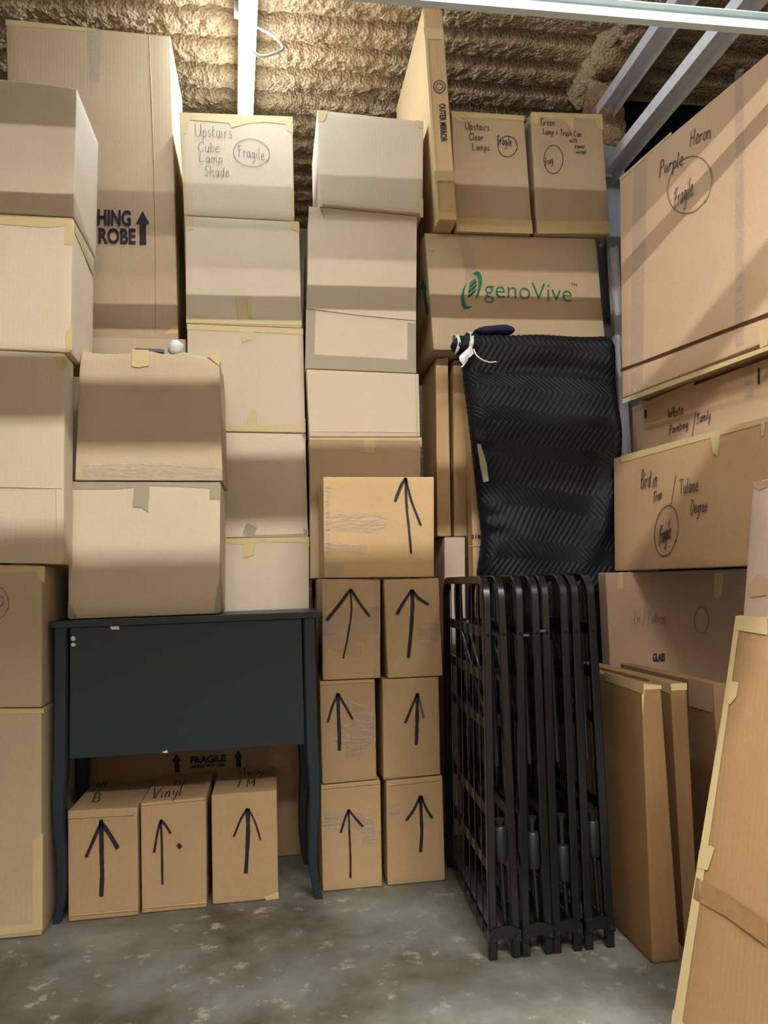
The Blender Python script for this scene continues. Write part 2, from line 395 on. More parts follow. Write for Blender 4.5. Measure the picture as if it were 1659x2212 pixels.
BOXES = [
("cardboard_box", "tall tan carton on the floor beside the desk, yellowed tape down its corner", "box", None, "kraft", [[1.0, 0.0, 0.0], [0.0, 1.0, 0.0], [0.0, 0.0, 1.0], [-0.7651, 2.43, 0.001]], [[-0.1594, 0.6016], [0.143, 0.5883], [0.1471, 0.0], [-0.1471, 0.0]], 0.42, [0.0, 0.0], 1.0, [
  ["tape","tape_strip","tape","F",-0.21,[[[0.1244,0.2446],[0.1488,0.2605],[0.1494,0.0146],[0.124,0.0147]],[[0.0435,0.034],[0.1493,0.031],[0.1494,0.0146],[0.0437,0.0108]],[[0.0368,0.5942],[0.1489,0.5867],[0.149,0.5744],[0.037,0.5796]]]],
]),
("cardboard_box", "tan carton with a pencilled circle, second from the floor beside the desk", "box", None, "kraft", [[1.0, 0.0, 0.0], [0.0, 1.0, 0.0], [0.0, 0.0, 1.0], [-0.7733, 2.42, 0.5915]], [[-0.1591, 0.3996], [0.1496, 0.383], [0.1512, 0.0], [-0.1512, 0.0134]], 0.4, [0.0, 0.0], 1.0, [
  ["tape","tape_strip","tape","F",-0.2,[[[0.0406,0.3837],[0.1569,0.3815],[0.157,0.3675],[0.0408,0.3686]],[[0.1365,0.3682],[0.157,0.3675],[0.1572,0.3345],[0.1439,0.3476]]]],
  ["line","circle_mark","pencil","F",-0.2,[[0.0019,[[0.0619,0.2711],[0.0601,0.2647],[0.0575,0.2588],[0.0543,0.2536],[0.0505,0.2492],[0.0462,0.2458],[0.0415,0.2434],[0.0365,0.2422],[0.0314,0.2421],[0.0264,0.2431],[0.0215,0.2453],[0.0169,0.2485],[0.0126,0.2527],[0.009,0.2578],[0.0059,0.2636],[0.0035,0.27],[0.0019,0.2768],[0.0011,0.2839],[0.0012,0.2909],[0.002,0.2979],[0.0038,0.3045],[0.0062,0.3106],[0.0094,0.316],[0.0132,0.3206],[0.0176,0.3242],[0.0223,0.3268],[0.0273,0.3282],[0.0325,0.3285],[0.0377,0.3276],[0.0428,0.3256],[0.0475,0.3224],[0.0519,0.3182],[0.0558,0.3131],[0.059,0.3072],[0.0615,0.3007],[0.0632,0.2938],[0.0641,0.2866],[0.0642,0.2793],[0.0633,0.2722],[0.0617,0.2654]]]]],
  ["line","handwriting","pencil","F",-0.2,[[0.0019,[[0.0415,0.307],[0.0511,0.2928],[0.0442,0.2756],[0.0536,0.2852]]]]],
]),
("cardboard_box", "tall pale carton with a horizontal crease, below two smaller pale ones", "box", None, "light", [[1.0, 0.0, 0.0], [0.0, 1.0, 0.0], [0.0, 0.0, 1.0], [-0.7502, 2.27, 0.9767]], [[-0.1943, 0.6124], [0.1832, 0.5971], [0.1823, 0.0], [-0.1823, 0.0166]], 0.1, [0.0, 0.0], 1.0, [
  ["tape","tape_strip","tape","F",-0.05,[[[0.157,0.5874],[0.1832,0.5864],[0.1821,0.5475],[0.1635,0.5527]],[[0.1663,0.0311],[0.1833,0.0306],[0.1822,0.0051],[0.1689,0.0055]]]],
  ["line","crease_line","crease","F",-0.05,[[0.0026,[[-0.1278,0.2223],[0.0873,0.2153],[0.1776,0.2113]]],[0.0015,[[0.1629,0.2116],[0.1664,0.0055]]]]],
]),
("cardboard_box", "pale carton with masking tape along its top, second from top of leftmost stack", "box", None, "light", [[1.0, 0.0, 0.0], [0.0, 1.0, 0.0], [0.0, 0.0, 1.0], [-0.7483, 2.355, 1.576]], [[-0.2042, 0.4073], [0.2011, 0.3987], [0.1963, 0.0], [-0.1963, 0.0153]], 0.27, [0.0, 0.0], 1.0, [
  ["tape","tape_strip","tape","F",-0.135,[[[-0.1192,0.3999],[0.1998,0.3959],[0.1999,0.3751],[0.1291,0.3655],[-0.1188,0.3768]],[[0.1796,0.3743],[0.2011,0.3765],[0.2001,0.3155],[0.1773,0.3175]],[[0.181,0.0557],[0.201,0.0831],[0.2013,0.0074],[0.1838,0.0072]]]],
  ["tape","tape_strip","tape","R",0.1987,[[[-0.1146,0.3891],[0.1442,0.3492],[0.1443,0.3291],[-0.1142,0.3668]]]],
]),
("cardboard_box", "plain pale carton crowning the leftmost stack, in front of the tall wardrobe box", "box", None, "light", [[1.0, 0.0, 0.0], [0.0, 1.0, 0.0], [0.0, 0.0, 1.0], [-0.7487, 2.3625, 1.9769]], [[-0.2122, 0.4221], [0.2116, 0.3941], [0.204, 0.0], [-0.204, 0.0086]], 0.285, [0.0, 0.0], 1.0, [
  ["tape","tape_strip","tape","F",-0.1425,[[[0.1924,0.0392],[0.2037,0.0676],[0.204,0.0021],[0.1951,0.0017]]]],
]),
("cardboard_box", "brown carton under the desk with a thick arrow and a B on top", "box", None, "brown", [[1.0, 0.0, 0.0], [0.0, 1.0, 0.0], [0.0, 0.0, 1.0], [-0.4762, 2.44, 0.001]], [[-0.0954, 0.295], [0.0915, 0.2911], [0.0929, 0.0], [-0.0929, 0.0]], 0.3, [0.0, 0.0], 1.0, [
  ["line","marker_arrow","marker","F",-0.15,[[0.0112,[[-0.0056,0.2657],[-0.0043,0.1661],[-0.0031,0.1165],[-0.0055,0.0601]]],[0.0087,[[-0.0056,0.2607],[-0.0228,0.2197],[-0.0461,0.1683]]],[0.0112,[[-0.0056,0.2582],[0.0154,0.2267],[0.0389,0.1849]]]]],
  ["write","handwriting","marker","T",0.295,[["B",[-0.0508,-0.0749],[0.029,-0.0038],[-0.0123,0.1028],0.0042],["HI",[-0.074,0.0841],[0.0187,-0.0006],[-0.0037,0.0681],0.0045]]],
  ["line","crease_line","crease","F",-0.15,[[0.0018,[[-0.0929,0.2749],[0.0827,0.2716]]],[0.0018,[[-0.0894,0.0153],[0.0917,0.0144]]]]],
]),
("cardboard_box", "arrow carton under the desk with Vinyl on top and an ink blot", "box", None, "brown", [[1.0, 0.0, 0.0], [0.0, 1.0, 0.0], [0.0, 0.0, 1.0], [-0.2874, 2.45, 0.001]], [[-0.0914, 0.2993], [0.0899, 0.3027], [0.0889, 0.0], [-0.0889, 0.0]], 0.3, [0.0, 0.0], 1.0, [
  ["line","marker_arrow","marker","F",-0.15,[[0.0057,[[-0.0348,0.2506],[-0.0327,0.1746],[-0.0321,0.0742]]],[0.0064,[[-0.0348,0.2494],[-0.0438,0.2197],[-0.0543,0.1625]]],[0.0064,[[-0.0348,0.2494],[-0.0222,0.2345],[-0.0084,0.2106]]]]],
  ["line","ink_blot","marker","F",-0.15,[[0.0102,[[0.0104,0.18],[0.0192,0.1691]]]]],
  ["write","handwriting","marker","T",0.3027,[["Vinyl",[-0.0679,-0.1216],[0.026,0.0011],[-0.008,0.1242],0.0042],["151",[-0.0238,0.0097],[0.0187,-0.0006],[0.003,0.0664],0.0044]]],
  ["line","underline","marker","T",0.3027,[[0.0044,[[-0.0527,0.0016],[0.0139,0.0156],[0.0786,0.003]]]]],
  ["line","crease_line","crease","F",-0.15,[[0.0019,[[-0.0877,0.2926],[0.0885,0.2963]]],[0.0019,[[-0.0863,0.0143],[0.0878,0.0134]]]]],
]),
("cardboard_box", "tallest brown arrow carton under the desk, farthest from the leftmost stack", "box", None, "brown", [[1.0, 0.0, 0.0], [0.0, 1.0, 0.0], [0.0, 0.0, 1.0], [-0.091, 2.465, 0.001]], [[-0.0934, 0.3029], [0.0941, 0.3039], [0.0932, 0.0], [-0.0932, 0.0]], 0.3, [0.0, 0.0], 1.0, [
  ["line","marker_arrow","marker","F",-0.15,[[0.0112,[[0.0096,0.2591],[0.01,0.202],[0.0063,0.1378],[0.0014,0.0791]]],[0.0066,[[0.0096,0.2591],[-0.0093,0.2319],[-0.031,0.1832]]],[0.0046,[[0.0122,0.2563],[0.03,0.2199],[0.045,0.1682]]]]],
  ["write","handwriting","marker","T",0.3039,[["I M",[-0.0255,-0.0857],[0.0254,-0.0026],[0.0031,0.0869],0.0043],["Away",[-0.0232,0.0538],[0.0221,-0.0012],[0.0039,0.085],0.0045]]],
  ["tape","tape_strip","tape","F",-0.15,[[[0.0513,0.0083],[0.0937,0.0198],[0.0933,0.0006],[0.0577,0.0]]]],
]),
("cardboard_box", "wide brown carton printed FRAGILE with two arrows, standing behind the dark desk", "box", None, "brown", [[1.0, 0.0, 0.0], [0.0, 1.0, 0.0], [0.0, 0.0, 1.0], [-0.349, 3.085, 0.001]], [[-0.471, 0.805], [0.471, 0.805], [0.471, 0.0], [-0.471, 0.0]], 0.85, [0.0, 0.0], 1.0, [
  ["print","printed_text","marker","F",-0.425,["FRAGILE",[[0.0713,0.3439],[0.187,0.344],[0.071,0.32]],0.05]],
  ["print","printed_text","marker","F",-0.425,["HANDLE WITH CARE",[[0.071,0.317],[0.1836,0.3171],[0.0709,0.3051]],0.05]],
  ["tape","printed_arrow","marker","F",-0.425,[[[0.0267,0.3558],[0.0425,0.3316],[0.0358,0.3318],[0.0195,0.332],[0.0128,0.3321]],[[0.0358,0.3318],[0.0373,0.2959],[0.021,0.2962],[0.0195,0.332]]]],
  ["tape","printed_arrow","marker","F",-0.425,[[[0.2266,0.355],[0.2428,0.3306],[0.2359,0.3307],[0.2192,0.3309],[0.2124,0.331]],[[0.2359,0.3307],[0.2372,0.2989],[0.2205,0.2991],[0.2192,0.3309]]]],
]),
("cardboard_box", "square pale carton resting on the desk top, grey tape tab hanging from its top edge", "box", None, "light", [[1.0, 0.0, 0.0], [0.0, 1.0, 0.0], [0.0, 0.0, 1.0], [-0.3673, 2.455, 0.8215]], [[-0.2157, 0.4003], [0.2206, 0.393], [0.214, 0.0], [-0.214, 0.0]], 0.26, [0.0, 0.0], 1.0, [
  ["tape","tape_strip","gtape","F",-0.13,[[[-0.2157,0.399],[0.2205,0.3916],[0.2162,0.3706],[0.1174,0.3791],[0.0106,0.3834],[-0.0818,0.3751],[-0.2131,0.3771]],[[-0.0291,0.3854],[0.0146,0.3847],[0.0102,0.3048],[-0.0096,0.3203],[-0.0333,0.3221]],[[0.189,0.3752],[0.219,0.3748],[0.2185,0.3398],[0.1886,0.3403]],[[-0.2142,0.0505],[-0.2002,0.0327],[-0.1963,0.0233],[-0.1899,0.0045],[-0.214,0.0041]],[[0.2084,0.0842],[0.2165,0.0867],[0.214,0.0049],[0.1966,0.0042]]]],
]),
("cardboard_box", "crumpled tan carton with glossy clear tape along its bottom, second carton above the desk", "box", None, "kraft", [[1.0, 0.0, 0.0], [0.0, 1.0, 0.0], [0.0, 0.0, 1.0], [-0.3517, 2.455, 1.2167]], [[-0.1978, 0.4035], [0.2077, 0.3941], [0.2121, 0.0], [-0.2121, 0.007]], 0.27, [0.0, 0.0], 2.2, [
  ["tape","tape_strip","tape","F",-0.135,[[[-0.048,0.4011],[0.0004,0.4002],[0.0001,0.3518],[-0.0294,0.3458],[-0.0508,0.3499]],[[0.1609,0.3935],[0.2063,0.3926],[0.2072,0.3536]]]],
  ["tape","clear_tape","clear","F",-0.135,[[[-0.1903,0.0545],[-0.0305,0.057],[0.1569,0.0482],[0.2112,0.0349],[0.2122,0.0068],[-0.1902,0.0162]]]],
]),
("cardboard_box", "carton under the wardrobe box with only its top strip showing", "box", None, "kraft", [[1.0, 0.0, 0.0], [0.0, 1.0, 0.0], [0.0, 0.0, 1.0], [-0.5715, 3.1, 0.8082]], [[-0.2885, 0.9678], [0.2885, 0.9678], [0.2885, 0.0], [-0.2885, 0.0]], 0.8, [0.0, 0.0], 1.0, [
]),
("wardrobe_box", "tall wardrobe carton printed HING ROBE and an up arrow, tallest box of the wall", "wardrobe box", None, "kraft2", [[1.0, 0.0, 0.0], [0.0, 1.0, 0.0], [0.0, 0.0, 1.0], [-0.5866, 2.91, 1.7782]], [[-0.3155, 1.1674], [0.2565, 1.1479], [0.2753, 0.0], [-0.2753, 0.0]], 0.38, [0.0, 0.0], 1.0, [
  ["print","printed_text","marker","F",-0.19,["HING",[[0.0007,0.4727],[0.1149,0.4722],[0.0007,0.4128]],0.035]],
  ["print","printed_text","marker","F",-0.19,["ROBE",[[0.0039,0.4044],[0.1306,0.4056],[0.0039,0.3447]],0.035]],
  ["tape","printed_arrow","marker","F",-0.19,[[[0.1548,0.472],[0.1793,0.425],[0.1665,0.4243],[0.1441,0.4231],[0.1313,0.4225]],[[0.1665,0.4243],[0.1671,0.3469],[0.1447,0.3458],[0.1441,0.4231]]]],
  ["tape","clear_tape","clear","F",-0.19,[[[-0.0369,1.1575],[0.013,1.1561],[0.0083,0.9471],[-0.0269,0.9483]]]],
  ["tape","tape_strip","tape","F",-0.19,[[[-0.3155,1.1674],[-0.193,1.163],[-0.0015,1.1567],[-0.0015,1.1424],[-0.0817,1.1433],[-0.2401,1.1451],[-0.3137,1.1428]],[[0.2226,0.02],[0.274,0.058],[0.2753,0.0208]]]],
  ["line","crease_line","crease","F",-0.19,[[0.0033,[[0.1806,1.1421],[0.1972,0.5711],[0.1988,0.023]]]]],
]),
("cardboard_box", "brightly lit carton glimpsed in the gap beside the wardrobe box", "box", None, "brown", [[1.0, 0.0, 0.0], [0.0, 1.0, 0.0], [0.0, 0.0, 1.0], [-0.453, 3.27, 1.7782]], [[-0.167, 0.5918], [0.167, 0.5918], [0.167, 0.0], [-0.167, 0.0]], 0.3, [0.0, 0.0], 1.0, [
]),
("cardboard_box", "lowest pale carton of the five-high middle stack, seen just over the desk", "box", None, "light", [[1.0, 0.0, 0.0], [0.0, 1.0, 0.0], [0.0, 0.0, 1.0], [-0.0781, 2.86, 0.8082]], [[-0.2017, 0.2566], [0.2103, 0.2545], [0.2041, 0.0], [-0.2041, 0.0]], 0.4, [0.0, 0.0], 1.0, [
  ["tape","tape_strip","tape","F",-0.2,[[[-0.0862,0.2569],[0.2103,0.2545],[0.2098,0.2352],[0.0385,0.2427],[0.0242,0.2335],[0.0189,0.1971],[0.0,0.1912],[-0.0188,0.1886],[-0.0149,0.2345],[-0.0864,0.2411]],[[0.1909,0.2469],[0.2101,0.2496],[0.2095,0.2223],[0.1963,0.2066]]]],
]),
("cardboard_box", "pale carton with a small dark tape scrap, fourth down the five-high stack", "box", None, "light", [[1.0, 0.0, 0.0], [0.0, 1.0, 0.0], [0.0, 0.0, 1.0], [-0.0755, 2.86, 1.0649]], [[-0.2009, 0.3714], [0.2034, 0.3616], [0.2044, 0.0], [-0.2044, 0.0021]], 0.4, [0.0, 0.0], 1.0, [
  ["tape","tape_strip","gtape","F",-0.2,[[[-0.0185,0.0192],[-0.007,0.0476],[0.0008,0.0491],[0.0289,0.0357],[0.0189,0.004],[-0.014,0.0063]],[[0.1888,0.3617],[0.2034,0.3616],[0.2043,0.3335]],[[0.1875,0.0273],[0.2051,0.0269],[0.2044,-0.0021],[0.0047,0.0011],[0.0049,0.0091],[0.1886,0.0095]]]],
]),
("cardboard_box", "pale carton with tape tabs at top and bottom edges, middle of the five-high stack", "box", None, "light", [[1.0, 0.0, 0.0], [0.0, 1.0, 0.0], [0.0, 0.0, 1.0], [-0.0742, 2.86, 1.4287]], [[-0.2002, 0.3874], [0.2028, 0.3774], [0.2022, 0.0], [-0.2022, 0.0098]], 0.4, [0.0, 0.0], 1.0, [
  ["tape","tape_strip","tape","F",-0.2,[[[-0.2002,0.3874],[0.2028,0.3774],[0.2023,0.3554],[-0.0164,0.3638],[-0.2004,0.3675]],[[-0.0163,0.3688],[0.0238,0.3678],[0.0232,0.3326],[0.0056,0.3341],[-0.0155,0.3204]],[[-0.202,0.0303],[-0.0218,0.0249],[-0.0057,0.0347],[0.0157,0.0822],[0.0365,0.0855],[0.034,0.0329],[0.1831,0.0193],[0.1854,0.0491],[0.2033,0.0524],[0.2022,0.0028],[-0.2022,0.0109]]]],
]),
("cardboard_box", "pale blank carton directly below the one marked Cube Lamp Shade", "box", None, "light", [[1.0, 0.0, 0.0], [0.0, 1.0, 0.0], [0.0, 0.0, 1.0], [-0.0767, 2.86, 1.8084]], [[-0.2019, 0.4008], [0.1996, 0.3939], [0.2007, 0.0], [-0.2007, 0.0099]], 0.4, [0.0, 0.0], 1.0, [
  ["tape","tape_strip","tape","F",-0.2,[[[-0.2019,0.4008],[-0.17,0.3986],[-0.1721,0.3509],[-0.1991,0.3533]],[[0.1681,0.3944],[0.1996,0.3939],[0.2005,0.3575],[0.1692,0.365]],[[-0.1989,0.0442],[-0.1848,0.0345],[-0.1406,0.032],[-0.0452,0.0287],[0.0512,0.0271],[0.1996,0.0315],[0.2007,0.0095],[-0.2007,0.0126]],[[-0.0311,0.1113],[0.0026,0.1104],[0.0158,0.0281],[-0.0196,0.0275]],[[0.0075,0.1122],[0.0236,0.1126],[0.0224,0.0367],[0.0127,0.0365]],[[0.1903,0.0551],[0.2002,0.0587],[0.2008,0.0146],[0.1911,0.0178]]]],
]),
("cardboard_box", "carton handwritten Upstairs Cube Lamp Shade, under the glowing tube light", "box", None, "light", [[1.0, 0.0, 0.0], [0.0, 1.0, 0.0], [0.0, 0.0, 1.0], [-0.0868, 2.86, 2.2048]], [[-0.2077, 0.388], [0.1952, 0.3964], [0.1934, 0.0], [-0.1934, 0.0066]], 0.4, [0.0, 0.0], 1.0, [
  ["tape","tape_strip","tape","F",-0.2,[[[-0.2077,0.388],[0.1952,0.3964],[0.1946,0.3697],[0.1611,0.366],[0.1078,0.3699],[0.0413,0.3625],[-0.0248,0.3411],[-0.0327,0.3582],[-0.1709,0.3623],[-0.1843,0.3075],[-0.202,0.3065]],[[0.1678,0.3699],[0.1963,0.368],[0.1955,0.3324],[0.1739,0.3418]],[[-0.202,0.3065],[-0.1939,0.307],[-0.1835,0.0491],[-0.1902,0.0095],[-0.1934,0.0094]],[[0.1822,0.108],[0.194,0.1137],[0.1934,0.0125],[0.1818,0.0121]],[[-0.1931,0.0487],[-0.1804,0.0355],[-0.1775,0.0083],[-0.1934,0.0094]]]],
  ["write","handwriting","pencil","F",-0.2,[["Upstairs",[-0.1537,0.3005],[0.0242,-0.0001],[-0.0011,0.047],0.0024],["Cube",[-0.1446,0.2437],[0.0242,0.0001],[0.0004,0.0382],0.0024],["Lamp",[-0.1402,0.2058],[0.0241,0.0],[0.0004,0.0347],0.0024],["Shade",[-0.1247,0.1547],[0.023,-0.0001],[0.0004,0.038],0.0024],["Fragile",[-0.0051,0.237],[0.0211,-0.0031],[-0.001,0.0419],0.0025]]],
  ["line","circle_mark","pencil","F",-0.2,[[0.002,[[0.1011,0.2269],[0.0961,0.2196],[0.0897,0.213],[0.0821,0.2074],[0.0735,0.2029],[0.064,0.1996],[0.0541,0.1976],[0.0438,0.197],[0.0336,0.1977],[0.0236,0.1999],[0.0142,0.2033],[0.0056,0.208],[-0.002,0.2137],[-0.0083,0.2204],[-0.0133,0.2278],[-0.0167,0.2358],[-0.0185,0.2442],[-0.0185,0.2527],[-0.0169,0.2611],[-0.0137,0.2692],[-0.0089,0.2768],[-0.0026,0.2836],[0.005,0.2894],[0.0136,0.2942],[0.0231,0.2978],[0.0332,0.3001],[0.0437,0.3009],[0.0541,0.3004],[0.0644,0.2984],[0.0742,0.2951],[0.0831,0.2905],[0.0911,0.2847],[0.0978,0.278],[0.103,0.2704],[0.1067,0.2622],[0.1087,0.2536],[0.109,0.2449],[0.1075,0.2363],[0.1043,0.228],[0.0995,0.2202]]]]],
]),
("cardboard_box", "brown carton with a slim arrow on the floor against the desk leg", "box", None, "brown", [[1.0, 0.0, 0.0], [0.0, 1.0, 0.0], [0.0, 0.0, 1.0], [0.2185, 2.625, 0.001]], [[-0.0875, 0.303], [0.093, 0.3065], [0.0884, 0.0], [-0.0884, 0.0]], 0.58, [0.0, 0.0], 1.0, [
  ["line","marker_arrow","marker","F",-0.29,[[0.0055,[[-0.0055,0.229],[-0.0048,0.1597],[-0.0039,0.0934],[-0.0057,0.0329]]],[0.0069,[[-0.0055,0.2276],[-0.0173,0.2032],[-0.0308,0.1644]]],[0.0062,[[-0.0055,0.2276],[0.0118,0.205],[0.0358,0.1764]]]]],
  ["tape","clear_tape","clear","F",-0.29,[[[-0.0811,0.2293],[0.026,0.2173],[0.0751,0.1868],[0.0704,0.1271],[0.0343,0.1273],[0.0301,0.1702],[-0.0824,0.179]]]],
  ["line","crease_line","crease","F",-0.29,[[0.0018,[[-0.0809,0.2932],[0.0898,0.2959]]]]],
]),
("cardboard_box", "brown arrow carton on the floor against the folded bed frames", "box", None, "brown", [[1.0, 0.0, 0.0], [0.0, 1.0, 0.0], [0.0, 0.0, 1.0], [0.4101, 2.625, 0.001]], [[-0.0819, 0.3027], [0.0918, 0.3071], [0.0879, 0.0], [-0.0879, 0.0]], 0.58, [0.0, 0.0], 1.0, [
  ["line","marker_arrow","marker","F",-0.29,[[0.01,[[0.021,0.2534],[0.0212,0.183],[0.021,0.1425],[0.0148,0.0893]]],[0.0078,[[0.021,0.252],[-0.0003,0.2143],[-0.0255,0.1838]]],[0.0071,[[0.0238,0.2518],[0.0366,0.2156],[0.0554,0.1844]]]]],
  ["tape","clear_tape","clear","F",-0.29,[[[-0.0757,0.2374],[-0.0448,0.2352],[-0.0464,0.1908],[-0.0772,0.1932]]]],
  ["line","crease_line","crease","F",-0.29,[[0.0018,[[-0.0767,0.2888],[0.0898,0.2935]]]]],
]),
("cardboard_box", "arrow carton beside the desk leg, middle of its three, slightly askew", "box", None, "brown", [[1.0, 0.0, 0.0], [0.0, 1.0, 0.0], [0.0, 0.0, 1.0], [0.2184, 2.625, 0.3063]], [[-0.0824, 0.3016], [0.0859, 0.2999], [0.0818, 0.0032], [-0.0818, 0.0]], 0.58, [0.0, 0.0], 1.0, [
  ["line","marker_arrow","marker","F",-0.29,[[0.0105,[[-0.0277,0.2645],[-0.028,0.2058],[-0.0269,0.1445],[-0.0282,0.0958]]],[0.007,[[-0.0278,0.2632],[-0.0455,0.2272],[-0.0606,0.1805]]],[0.007,[[-0.0278,0.2632],[-0.0065,0.225],[0.0147,0.1842]]]]],
  ["tape","clear_tape","clear","F",-0.29,[[[-0.0144,0.2433],[0.0204,0.2359],[0.0852,0.1925],[0.0832,0.131],[0.0367,0.0795],[-0.008,0.0743],[-0.0083,0.1149],[-0.0427,0.1251],[-0.0387,0.171],[0.0144,0.1733]]]],
  ["line","crease_line","crease","F",-0.29,[[0.0018,[[-0.0771,0.2931],[0.0828,0.2918]]]]],
]),
("cardboard_box", "arrow carton beside the bed frames, middle of its three, with a faded arrowhead", "box", None, "brown", [[1.0, 0.0, 0.0], [0.0, 1.0, 0.0], [0.0, 0.0, 1.0], [0.408, 2.625, 0.3059]], [[-0.0811, 0.2978], [0.0943, 0.2973], [0.0881, 0.0042], [-0.0881, 0.0]], 0.58, [0.0, 0.0], 1.0, [
  ["line","marker_arrow","marker","F",-0.29,[[0.0101,[[0.0245,0.252],[0.022,0.1856],[0.0188,0.1375],[0.0159,0.0978]]],[0.0072,[[0.0244,0.2479],[0.0042,0.2074],[-0.0159,0.1644]]]]],
  ["line","marker_arrow","marker2","F",-0.29,[[0.0058,[[0.0259,0.2506],[0.0346,0.2126],[0.0418,0.1762]]]]],
  ["line","crease_line","crease","F",-0.29,[[0.0018,[[-0.0865,0.0077],[0.0855,0.0082]]]]],
]),
("cardboard_box", "brown arrow carton plastered with clear tape, top of its three beside the desk", "box", None, "brown", [[1.0, 0.0, 0.0], [0.0, 1.0, 0.0], [0.0, 0.0, 1.0], [0.2336, 2.625, 0.6084]], [[-0.0828, 0.3066], [0.0976, 0.298], [0.0878, 0.0], [-0.0878, 0.0016]], 0.58, [0.0, 0.0], 1.0, [
  ["line","marker_arrow","marker","F",-0.29,[[0.0057,[[0.0039,0.2728],[0.0048,0.2054],[-0.0071,0.1361],[-0.0246,0.0647]]],[0.0099,[[0.0039,0.2714],[-0.0284,0.2304],[-0.072,0.1791]]],[0.0078,[[0.0053,0.2714],[0.0324,0.2254],[0.0611,0.1864]]]]],
  ["tape","clear_tape","clear","F",-0.29,[[[-0.0828,0.1948],[-0.0217,0.2176],[0.0921,0.2161],[0.0892,0.1292],[0.0043,0.1384],[-0.0802,0.1364]],[[-0.0732,0.1361],[0.0429,0.106],[0.0275,0.065],[-0.0715,0.0945]],[[-0.08,0.3037],[-0.0674,0.3033],[-0.0752,0.0066],[-0.0877,0.0045]],[[0.0775,0.2986],[0.0948,0.2981],[0.0851,0.004],[0.0653,0.005]]]],
]),
("cardboard_box", "brown carton with a bold arrow, top of its three beside the bed frames", "box", None, "brown", [[1.0, 0.0, 0.0], [0.0, 1.0, 0.0], [0.0, 0.0, 1.0], [0.4298, 2.625, 0.6053]], [[-0.0886, 0.3007], [0.0847, 0.3008], [0.0857, 0.0], [-0.0857, 0.0005]], 0.58, [0.0, 0.0], 1.0, [
  ["line","marker_arrow","marker","F",-0.29,[[0.0116,[[-0.0015,0.2665],[-0.0019,0.2154],[-0.0108,0.1309],[-0.0206,0.0598]]],[0.0095,[[-0.0015,0.2665],[-0.0289,0.2305],[-0.0519,0.1932]]],[0.0087,[[-0.0015,0.2665],[0.0179,0.2402],[0.0492,0.2192]]]]],
  ["tape","clear_tape","clear","F",-0.29,[[[0.009,0.1583],[0.0748,0.1627],[0.0769,0.106],[0.014,0.0989]]]],
]),
("cardboard_box", "wide yellow-tan carton with a tall arrow, on top of the six arrow cartons", "box", None, "brown2", [[1.0, 0.0, 0.0], [0.0, 1.0, 0.0], [0.0, 0.0, 1.0], [0.328, 2.459, 0.9086]], [[-0.1655, 0.3178], [0.1829, 0.3134], [0.1706, 0.0], [-0.1706, 0.0083]], 0.262, [0.0, 0.0], 1.0, [
  ["line","marker_arrow","marker","F",-0.131,[[0.0073,[[0.0914,0.3117],[0.0912,0.2274],[0.0959,0.1551],[0.1003,0.0746]]],[0.0095,[[0.0913,0.3102],[0.0758,0.2857],[0.0551,0.2382]]],[0.0073,[[0.0927,0.3087],[0.1064,0.2416],[0.1342,0.1615]]]]],
  ["tape","clear_tape","clear","F",-0.131,[[[-0.1627,0.2064],[-0.0055,0.2033],[0.0372,0.1823],[0.0219,0.1568],[-0.0075,0.1403],[-0.1613,0.1524]],[[-0.1635,0.1185],[-0.0374,0.1039],[-0.0411,0.077],[-0.1644,0.0846]],[[-0.1666,0.0565],[-0.1074,0.052],[-0.1099,0.0112],[-0.1677,0.0117]],[[-0.1605,0.2891],[-0.1464,0.286],[-0.152,0.0758],[-0.1647,0.0762]]]],
]),
("cardboard_box", "tan carton with taped top edge, peeking out behind the yellow-tan arrow carton", "box", None, "kraft2", [[1.0, 0.0, 0.0], [0.0, 1.0, 0.0], [0.0, 0.0, 1.0], [0.3169, 2.78, 0.9175]], [[-0.1795, 0.4841], [0.2128, 0.4821], [0.1865, 0.0], [-0.1865, 0.0]], 0.36, [0.0, 0.0], 1.0, [
  ["tape","tape_strip","tape","F",-0.18,[[[-0.1795,0.4841],[0.2128,0.4821],[0.214,0.4689],[0.032,0.4716],[0.0498,0.4699],[0.0469,0.4291],[0.0081,0.4327],[0.0093,0.4718],[-0.1797,0.4745]],[[0.1963,0.4822],[0.2145,0.4821],[0.213,0.4442]]]],
]),
("cardboard_box", "plain pale carton below the grey-taped one, second up in its stack", "box", None, "light", [[1.0, 0.0, 0.0], [0.0, 1.0, 0.0], [0.0, 0.0, 1.0], [0.332, 2.79, 1.4018]], [[-0.1984, 0.2406], [0.1981, 0.2271], [0.1946, 0.0], [-0.1946, 0.002]], 0.38, [0.0, 0.0], 1.0, [
  ["line","crease_line","crease","F",-0.19,[[0.0025,[[0.1845,0.222],[0.1831,0.0061]]],[0.0024,[[-0.1878,0.0208],[0.1901,0.016]]]]],
]),
("cardboard_box", "large pale carton with a telescoping lid and wide grey tape round its lower edge", "box", None, "light", [[1.0, 0.0, 0.0], [0.0, 1.0, 0.0], [0.0, 0.0, 1.0], [0.3253, 2.79, 1.6315]], [[-0.168, 0.5975], [0.2181, 0.575], [0.1948, 0.0], [-0.1948, 0.0131]], 0.38, [0.0, 0.0], 1.0, [
  ["lid","lid_flap","light","F",-0.19,[[[-0.1696,0.5974],[0.2181,0.575],[0.2003,0.1895],[0.0048,0.2045],[-0.185,0.2258]],0.004]],
  ["tape","tape_strip","gtape","F",-0.19,[[[-0.1882,0.2258],[-0.1544,0.2231],[-0.1633,0.0589],[-0.1937,0.0635]],[[-0.1937,0.0635],[0.165,0.0474],[0.1699,0.1822],[0.1999,0.1793],[0.1948,-0.0009],[-0.1948,0.0142]]]],
]),
